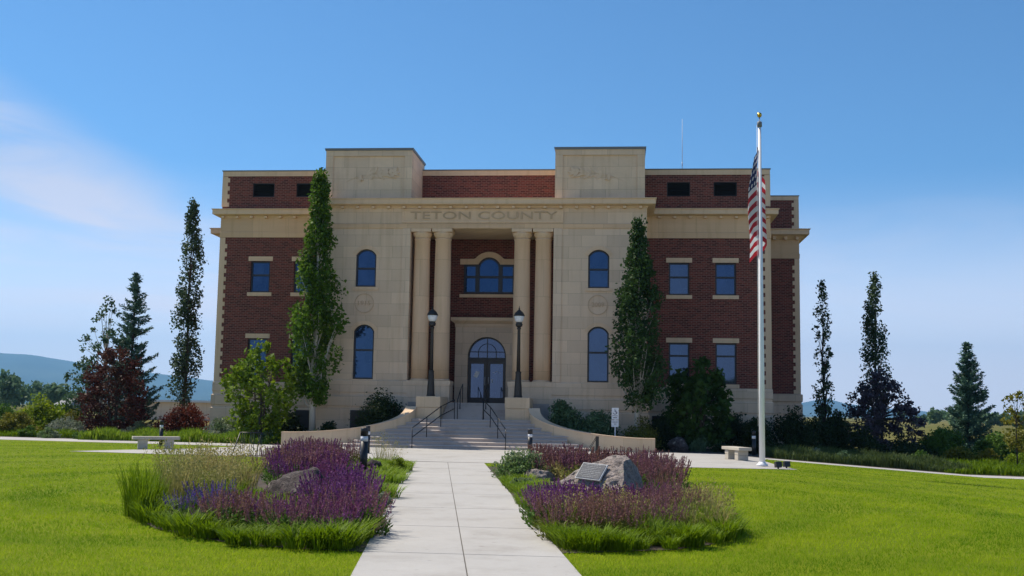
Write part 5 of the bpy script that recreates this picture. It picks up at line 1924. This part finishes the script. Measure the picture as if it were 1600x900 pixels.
edging('L_grass', tuft('green_grass_tuft', 'gr_green', .30, .15, 130, .015, 1.0, 'short green grass tuft along the near edge of the left bed', 'edging grass tufts of the left bed'),
       BED_L[:7], .24, 6)
edging('L_grass', None, [(x, y + .35) for x, y in BED_L[:5]], .38, 61, .09, .85)
for q_ in ((13.25, .3), (13.5, .18), (13.9, .2), (13.3, .55), (14.3, .12)):
    plant('L_grass', None, *wl(*q_), 1.0)
scatter('L_straw', tuft('straw_grass_tuft', 'gr_straw', .58, .16, 110, .010, .42, 'straw coloured feathery grass left of the lava boulder', 'straw grasses of the left bed', 46),
        [(-6.7, 17.2), (-6.3, 18.6), (-6.6, 20.4), (-7.6, 22.5), (-8.3, 22), (-8.0, 19.6), (-7.4, 17.9)], 20, 1.05, .36, 7)
scatter('L_mix', tuft('mixed_grass_tuft', 'gr_green', .52, .16, 120, .012, .5, 'green feathery grass between the straw grasses of the left bed', 'green grasses of the left bed', 14),
        [(-6.3, 16.6), (-6.0, 17.8), (-6.5, 19.8), (-7.7, 22.5), (-8.4, 21.6), (-7.6, 18.2), (-6.8, 16.4)], 18, 1.0, .34, 8)
scatter('L_tall', tuft('tall_grass_tuft', 'gr_green', .66, .13, 130, .012, .36, 'taller dark green grass tuft at the left tip of the left bed', 'tall grass at the tip of the left bed'),
        [(-6.75, 15.7), (-7.1, 16.0), (-7.4, 17.1), (-7.0, 17.0)], 5, 1.0, .25, 9)
scatter('L_cover', tuft('groundcover_tuft', 'gr_lime', .22, .22, 170, .016, .9, 'low yellow green groundcover along the walk in the left bed', 'low groundcover by the walk left'),
        [wl(20.2, .1), wl(33.5, .1), wl(33.5, 1.0), wl(27.5, 1.35), wl(22, .9), wl(20.2, .7)], 44, 1.15, .34, 10)
shrub('sage_mound', *wl(19.0, .18), .62, .7, .34, 900, .026, M['lf_silver'], 110, 'small rounded silver mound on the left edge of the walk', z0=.02, stem_n=3)
shrub('lime_clump', *wl(29.3, .22), .55, .6, .50, 700, .035, M['lf_lime'], 111, 'lime green leafy clump on the left edge of the walk', z0=.02, stem_n=3)
scatter('L_wisp', tuft('wispy_grass_tuft', 'gr_straw', .62, .12, 26, .006, .5, 'thin wispy grass at the far end of the left bed', 'wispy grass at the far end of the left bed', 12),
        [wl(31, .3), wl(33.8, .2), wl(33.8, 1.0), wl(31, 1.1)], 5, 1.0, .5, 12)
# dry woody stems leaning over the walk
wv = MB()
rt = np.random.default_rng(8)
o_ = wl(14.3, .06)
for k in range(9):
    a = rt.uniform(-.5, .7)
    l = rt.uniform(.25, .48)
    e_ = (o_[0] + math.cos(a) * l * .75, o_[1] + math.sin(a) * l * .6, .02 + l * rt.uniform(.5, .95))
    limb(wv, (o_[0] - rt.uniform(0, .1), o_[1], 0), e_, .008, .003, rt, 4, .12, 5)
wvo = wv.build('dry_stems', M['twig'])
tag(wvo, 'bare dry woody stems leaning over the left edge of the walk', 'dead stems')

# right bed
edging('R_front', tuft('green_grass_tuft', 'gr_green', .30, .15, 130, .015, 1.0, 'short green grass tuft along the near edge of the right bed', 'edging grass tufts of the right bed'),
       [wr(14.6, .02)] + BED_R[:6], .22, 21)
edging('R_front', None, [(x - .12, y + .38) for x, y in BED_R[:6]], .28, 62, .09, 1.1)
for q_ in ((13.75, .15), (14.0, .12), (14.4, .12), (13.7, .4)):
    plant('R_front', None, *wr(*q_), 1.0)
scatter('R_spent', salv('fl_spent', 'lf_brown', 'faded brown salvia filling the middle of the right bed', 'faded salvia in the right bed', h=.56, n=34),
        [wr(14.5, .05), (.1, 14.5), (.85, 15.4), (1.2, 17.0), (1.1, 19.4), (.75, 19.2), (.4, 16.8), (-.9, 16.5), wr(17.4, .06)], 44, .92, .26, 22)
scatter('R_mix', tuft('seeding_grass_tuft', 'gr_green', .46, .15, 80, .010, .5, 'green grass with pale seed heads among the faded salvia of the right bed', 'seeding grasses of the right bed', 16),
        [wr(14.6, .1), (.1, 14.6), (.8, 15.6), (1.0, 17.0), (.4, 16.6), (-.9, 16.4)], 15, .85, .34, 29)
scatter('R_vivid', salv('fl_purple', 'lf_green', 'vivid purple salvia in front of the plaque boulder', 'purple salvia before the plaque boulder', h=.40, show=1.4),
        [(-1.2, 18.2), (-.6, 16.9), (.4, 17.1), (.75, 19.2), (.45, 20.2), (-.2, 20.5), (-1.2, 20.6)], 34, .92, .26, 23)
scatter('R_walk', salv('fl_purple', 'lf_green', 'purple salvia among the faded ones near the walk in the right bed', 'purple salvia by the walk in the right bed', h=.52),
        [wr(15.2, .1), wr(18.0, .1), (-.9, 17.8), (-.5, 15.8)], 8, 1.0, .3, 24)
scatter('R_side', salv('fl_spent', 'lf_green', 'faded salvia to the right of the plaque boulder', 'faded salvia right of the plaque boulder', h=.62, show=1.3),
        [(.75, 22.4), (.95, 20.6), (1.2, 22), (1.1, 28), (.7, 30), (.2, 28), (.3, 24)], 30, 1.05, .32, 24)
scatter('R_back', salv('fl_spent', 'gr_straw', 'reddish faded salvia behind the plaque boulder', 'reddish salvia behind the plaque boulder', h=.6, show=1.7),
        [(-1.0, 27), (.2, 28.5), (.4, 31), (-1.0, 32.6), (-2.3, 32.6), (-1.9, 28)], 36, 1.05, .36, 25)
scatter('R_straw', tuft('straw_grass_tuft', 'gr_straw', .40, .15, 70, .008, .5, 'thin straw coloured grass at the right tip of the right bed', 'straw grasses of the right bed', 22),
        [(.9, 15.2), (1.45, 15.6), (1.6, 17), (1.5, 18.6), (1.2, 18.6), (1.1, 16.6)], 9, 1.0, .3, 26)
scatter('R_light', tuft('light_grass_tuft', 'gr_lime', .36, .16, 130, .012, .6, 'light green grass behind the edging of the right bed', 'light grasses of the right bed'),
        [(.2, 14.6), (.9, 15.2), (1.5, 16.2), (1.5, 17.2), (.9, 16.8), (.3, 15.6)], 15, 1.0, .28, 27)
scatter('R_cover', tuft('groundcover_tuft', 'gr_lime', .19, .22, 160, .016, .9, 'low yellow green groundcover along the walk in the right bed', 'low groundcover by the walk right'),
        [wr(18.8, .05), wr(26.5, .08), wr(26.5, .9), wr(22, .9), wr(19.2, .5)], 24, 1.0, .32, 28)
shrub('pale_cushion', *wr(24.6, .38), .9, 1.5, .26, 1200, .024, M['lf_sage'], 121, 'pale grey green cushion plant beside the low brown rock', z0=.02, stem_n=3)
px = wr(27.9, .62)
shrub('sage_bush', px[0], px[1], 1.45, 1.3, .92, 2600, .045, M['lf_sage'], 122, 'leafy pale green bush at the far end of the right bed by the walk', z0=.02, up=np.array([0, 0, .5]), long=2.0, lumps=26)

# ------------------------------------------------------------------ street furniture
def bench(loc, rz, label):
    b = empty('stone_bench', loc, label, 'bench', 'stone benches on the plaza')
    R_ = Matrix.Rotation(rz, 3, 'Z')
    L0 = Vector(loc)
    s = MB()
    s.obox(L0 + Vector((0, 0, .415)), .50, 1.72, .115, R_)
    so_ = s.build('seat', M['bench'], b)
    bv = so_.modifiers.new('edge', 'BEVEL'); bv.width = .015; bv.segments = 2
    for k in (-1, 1):
        l = MB()
        l.obox(L0 + R_ @ Vector((0, k * .48, .09)), .40, .34, .18, R_)
        l.obox(L0 + R_ @ Vector((0, k * .48, .185)), .37, .31, .03, R_)
        l.obox(L0 + R_ @ Vector((0, k * .48, .275)), .40, .34, .16, R_)
        lo_ = l.build('leg', M['bench'], b)
        bv = lo_.modifiers.new('edge', 'BEVEL'); bv.width = .012; bv.segments = 2
    return b


p = ground(243, 702)
bench((p.x, p.y, .012), rad(-62), 'pale stone bench on the left end of the plaza')
p = ground(1149, 719)
bench((p.x + .05, p.y + .1, .012), rad(16), 'pale stone bench near the flagpole on the right of the plaza')


def bollard(u, v, label, h=.92, r=.075, Y=None):
    p = ground(u, v) if Y is None else at(u, v, Y)
    if Y is not None: p.z = gz(p.x)
    z = p.z + .01
    b = empty('light_bollard', (p.x, p.y, z), label, 'bollard', 'light bollards')
    c0 = (p.x, p.y, z)
    MB().lathe(c0, [(r, 0), (r, h - .33)], 16).build('post', M['black'], b)
    MB().lathe(c0, [(r * .96, h - .328), (r * .96, h - .20)], 16).build('lens', M['band'], b)
    MB().lathe(c0, [(r, h - .198), (r, h - .012), (r * .92, h)], 16).build('cap', M['black'], b)
    MB().lathe(c0, [(r * 1.7, 0), (r * 1.7, .015), (r * 1.02, .02)], 16).build('base_plate', M['grey_paint'], b)
    return b


bollard(251, 697, 'black light bollard behind the left stone bench', h=1.05)
bollard(567.5, 745, 'nearest black light bollard with white band in the left bed', h=1.18, r=.095)
bollard(574, 709, 'black light bollard on the plaza just behind the nearest one', h=1.02, r=.085)
bollard(828, 706, 'light bollard before the steps above the pale green bush', h=.92, r=.1)
bollard(1178, 713, 'slim grey light bollard beside the flagpole', h=1.05, r=.085)
bollard(541, 671, 'small light bollard behind the left curved wall', h=.62, r=.075, Y=51.0)
bollard(915.5, 675, 'small light bollard behind the right curved wall', h=.75, r=.075, Y=51.0)

# post with two stays behind the plaque boulder
p = ground(933, 716)
sp_ = empty('stayed_post', (p.x, p.y, 0), 'short dark square post with two thin slanting stays behind the plaque boulder', 'post')
MB().loft(p.x - .06, p.x + .06, p.y - .06, p.y + .06, [(0, 0), (0, .78), (-.01, .80)]).build('post', M['bronze'], sp_)
for dx in (0, .07):
    MB().tube([(p.x - .04, p.y, .78 - dx), (p.x - .52 + dx, p.y - .1, .02)], .012, 6).build('stay', M['bronze'], sp_)

# bicycle rack
p0 = ground(361, 713.5); p1 = ground(417, 713.3)
bk = empty('bicycle_rack', (p0.x, p0.y, .012), 'black tubular bicycle rack on the left of the plaza', 'bicycle rack')
dx = (p1 - p0).normalized()
f = MB()
H_ = .80
q = dx.cross(Vector((0, 0, 1)))
f.tube([p0 + dx * .28 + Vector((0, 0, H_)), p0 + dx * .04 + Vector((0, 0, .10)), p0 + Vector((0, 0, .04)), p0 + dx * .06 + Vector((0, 0, .022)), p1 + Vector((0, 0, .022))], .020, 7)
f.tube([p0 + dx * 1.0 + Vector((0, 0, H_)), p0 + dx * .74 + Vector((0, .25, .022))], .018, 7)
f.tube([p0 + dx * .28 + Vector((0, 0, H_)), p0 + dx * 1.02 + Vector((0, 0, H_))], .018, 7)
f.build('frame', M['black'], bk)
for k, s in enumerate((.30, .36, .42, .60, .66, .73, .88, .95, 1.0)):
    MB().tube([p0 + dx * s + Vector((0, 0, .03)), p0 + dx * (s + .025) + Vector((0, 0, H_))], .011, 6).build('bar', M['black'], bk)

# flagpole with its flag
p = ground(1191, 729)
FP = Vector((p.x, p.y, 0))
top = at(1187, 178, FP.y).z
fpo = empty('flagpole', FP, 'tall brushed aluminium flagpole with gilt ball at the edge of the plaza', 'flagpole')
MB().tube([FP + Vector((0, 0, 0)), FP + Vector((0, 0, 3)), FP + Vector((0, 0, top - .45))], [.098, .092, .05], 20).build('pole', M['pole'], fpo)
MB().lathe(FP, [(.19, .012), (.19, .05), (.13, .10), (.105, .14)], 20).build('base_collar', M['pole'], fpo)
MB().lathe(FP, [(.05, top - .47), (.085, top - .44), (.085, top - .30), (.06, top - .27), (.015, top - .25), (.015, top - .12)], 16).build('truck', M['grey_paint'], fpo)
MB().lathe(FP, [(.005, top - .13), (.06, top - .105), (.085, top - .04), (.06, top + .03), (.005, top + .05)], 18).build('ball', M['gold'], fpo)
MB().tube([FP + Vector((-.09, -.03, top - .4)), FP + Vector((-.115, -.05, 6)), FP + Vector((-.13, -.06, 1.3))], .006, 5).build('halyard', M['white'], fpo)


def m_flag():
    m, t, b = nt('flag_cloth')
    uv = t.nodes.new('ShaderNodeUVMap'); uv.uv_map = 'UVMap'
    s = t.nodes.new('ShaderNodeSeparateXYZ'); t.links.new(uv.outputs[0], s.inputs[0])
    def math_(op, a, c=None):
        n = t.nodes.new('ShaderNodeMath'); n.operation = op
        for i, q in ((0, a), (1, c)):
            if q is None: continue
            if isinstance(q, bpy.types.NodeSocket): t.links.new(q, n.inputs[i])
            else: n.inputs[i].default_value = q
        return n.outputs[0]
    u_, v_ = s.outputs[0], s.outputs[1]
    red = math_('LESS_THAN', math_('MODULO', math_('MULTIPLY', v_, 13), 2), 1)
    can = math_('MULTIPLY', math_('LESS_THAN', u_, .40), math_('LESS_THAN', v_, 7 / 13))
    fu = math_('SUBTRACT', math_('FRACT', math_('MULTIPLY', u_, 6 / .40)), .5)
    fv = math_('SUBTRACT', math_('FRACT', math_('MULTIPLY', v_, 5 * 13 / 7)), .5)
    d = math_('ADD', math_('MULTIPLY', fu, fu), math_('MULTIPLY', fv, fv))
    star = math_('LESS_THAN', d, .07)
    c = mix(t, red, (.72, .72, .74), (.42, .02, .035))
    blue = mix(t, star, (.018, .028, .11), (.70, .70, .72))
    c = mix(t, can, c, blue)
    t.links.new(c, b.inputs['Base Color'])
    b.inputs['Roughness'].default_value = .75
    tr = t.nodes.new('ShaderNodeBsdfTranslucent'); t.links.new(c, tr.inputs['Color'])
    ms = t.nodes.new('ShaderNodeMixShader'); ms.inputs[0].default_value = .35
    t.links.new(b.outputs[0], ms.inputs[1]); t.links.new(tr.outputs[0], ms.inputs[2])
    t.links.new(ms.outputs[0], t.nodes['Material Output'].inputs['Surface'])
    return m


# the flag hangs limp: the fly falls beside the pole in folds
zt = at(1186, 229, FP.y).z
zb = at(1184, 412, FP.y).z
HO, FL = 2.4, 3.6
NU, NV = 70, 40
vs, fs, uvs = [], [], []
kx = [0, .10, .25, .38, .50, .62, .74, .88, 1.0]
px_ = [-.10, -.21, -.41, -.38, -.05, .22, .13, -.24, -.40]
py_ = [0, -.14, -.22, -.10, .10, .16, .20, -.10, -.18]
for i in range(NU + 1):
    s = i / NU
    for j in range(NV + 1):
        t_v = j / NV
        drop = (zt - zb - HO * .86)
        z = zt - HO * t_v * (1 - .14 * s) - drop * s ** 1.12
        grow = .30 + .70 * min(1, (zt - z) / 1.5)
        w2 = .025 * math.sin(s * 19 + t_v * 3) * min(1, s * 5)
        x = np.interp(s, kx, px_) * grow + .03 * math.sin(t_v * 5 + s * 4) * s + w2 * .4
        y = np.interp(s, kx, py_) * grow + w2 + .03 * math.cos(t_v * 6 + s * 7) * s
        if s < .02: x, y = -.085, -.01
        vs.append((FP.x + x, FP.y + y, z)); uvs.append((s, t_v))
for i in range(NU):
    for j in range(NV):
        a = i * (NV + 1) + j
        fs.append((a, a + 1, a + NV + 2, a + NV + 1))
me = bpy.data.meshes.new('flag')
me.from_pydata([(x - FP.x, y - FP.y, z - zt) for x, y, z in vs], [], fs)
ul = me.uv_layers.new(name='UVMap')
for lp in me.loops:
    ul.data[lp.index].uv = uvs[lp.vertex_index]
for f_ in me.polygons: f_.use_smooth = True
me.materials.append(m_flag())
fo = bpy.data.objects.new('flag', me); COL.objects.link(fo)
fo.location = (FP.x, FP.y, zt)
sf = fo.modifiers.new('soft', 'SUBSURF'); sf.levels = 1; sf.render_levels = 1
tag(fo, 'striped red white and blue flag hanging limp against the flagpole', 'flag')

for u, v, lab in ((1216, 733, 'small black floodlight on the lawn nearest the flagpole'), (1229, 732, 'small black floodlight on the lawn farther right of the flagpole')):
    p = ground(u, v)
    z = gz(p.x)
    fl = empty('floodlight', (p.x, p.y, z), lab, 'floodlight', 'floodlights at the foot of the flagpole')
    tl = Matrix.Rotation(rad(18), 3, 'Z') @ Matrix.Rotation(rad(-12), 3, 'X')
    MB().obox((p.x, p.y, z + .14), .20, .15, .17, tl).build('housing', M['black'], fl)
    MB().tube([(p.x, p.y, z - .02), (p.x, p.y, z + .09)], .03, 8).build('stand', M['black'], fl)
    MB().obox(Vector((p.x, p.y, z + .14)) + tl @ Vector((-.0, 0, .088)), .17, .12, .008, tl).build('lens', M['globe'], fl)

# accessible parking sign
p = at(961, 684, 50.4)
sg_ = empty('parking_sign', (p.x, p.y, 0), 'white sign with wheelchair symbol on a thin post behind the right curved wall', 'sign')
zc = at(961.5, 652, 50.4).z
MB().box(p.x - .025, p.x + .025, p.y + .004, p.y + .03, 0, zc + .35).build('post', M['pole'], sg_)
b1 = MB().box(p.x - .155, p.x + .155, p.y - .006, p.y, zc - .10, zc + .42).build('panel', M['white'], sg_)
b2 = MB().box(p.x - .165, p.x + .155, p.y - .006, p.y, zc - .43, zc - .13).build('panel', M['white'], sg_)
y_ = p.y - .012
sy = MB()
cz_ = zc + .25
sy.tube([(p.x + .09 * math.cos(PI * 1.05 + k * .38) - .01, y_, cz_ - .035 + .075 * math.sin(PI * 1.05 + k * .38)) for k in range(10)], .012, 4)
sy.tube([(p.x - .01, y_, cz_ + .075), (p.x - .005, y_, cz_ - .01), (p.x + .055, y_, cz_ - .015), (p.x + .085, y_, cz_ - .085)], .013, 4)
sy.tube([(p.x - .008, y_, cz_ + .03), (p.x + .045, y_, cz_ + .03)], .010, 4)
sy.lathe((p.x - .012, y_, cz_ + .105), [(.001, -.02), (.02, 0), (.001, .02)], 8)
sy.build('symbol', m_plain('sign_blue', (.02, .03, .08), .5), b1)
dk = M['frame']
text_mesh('lettering', 'PARKING', p.x - .12, p.x + .12, zc + .045, zc + .09, p.y - .007, .004, dk, b1)
MB().box(p.x - .09, p.x + .09, y_, p.y, zc - .03, zc - .005).build('arrow_bar', dk, b1)
text_mesh('lettering', 'RESERVED', p.x - .125, p.x + .115, zc - .235, zc - .19, p.y - .007, .004, dk, b2)
text_mesh('lettering', 'VAN', p.x - .06, p.x + .05, zc - .32, zc - .275, p.y - .007, .004, dk, b2)
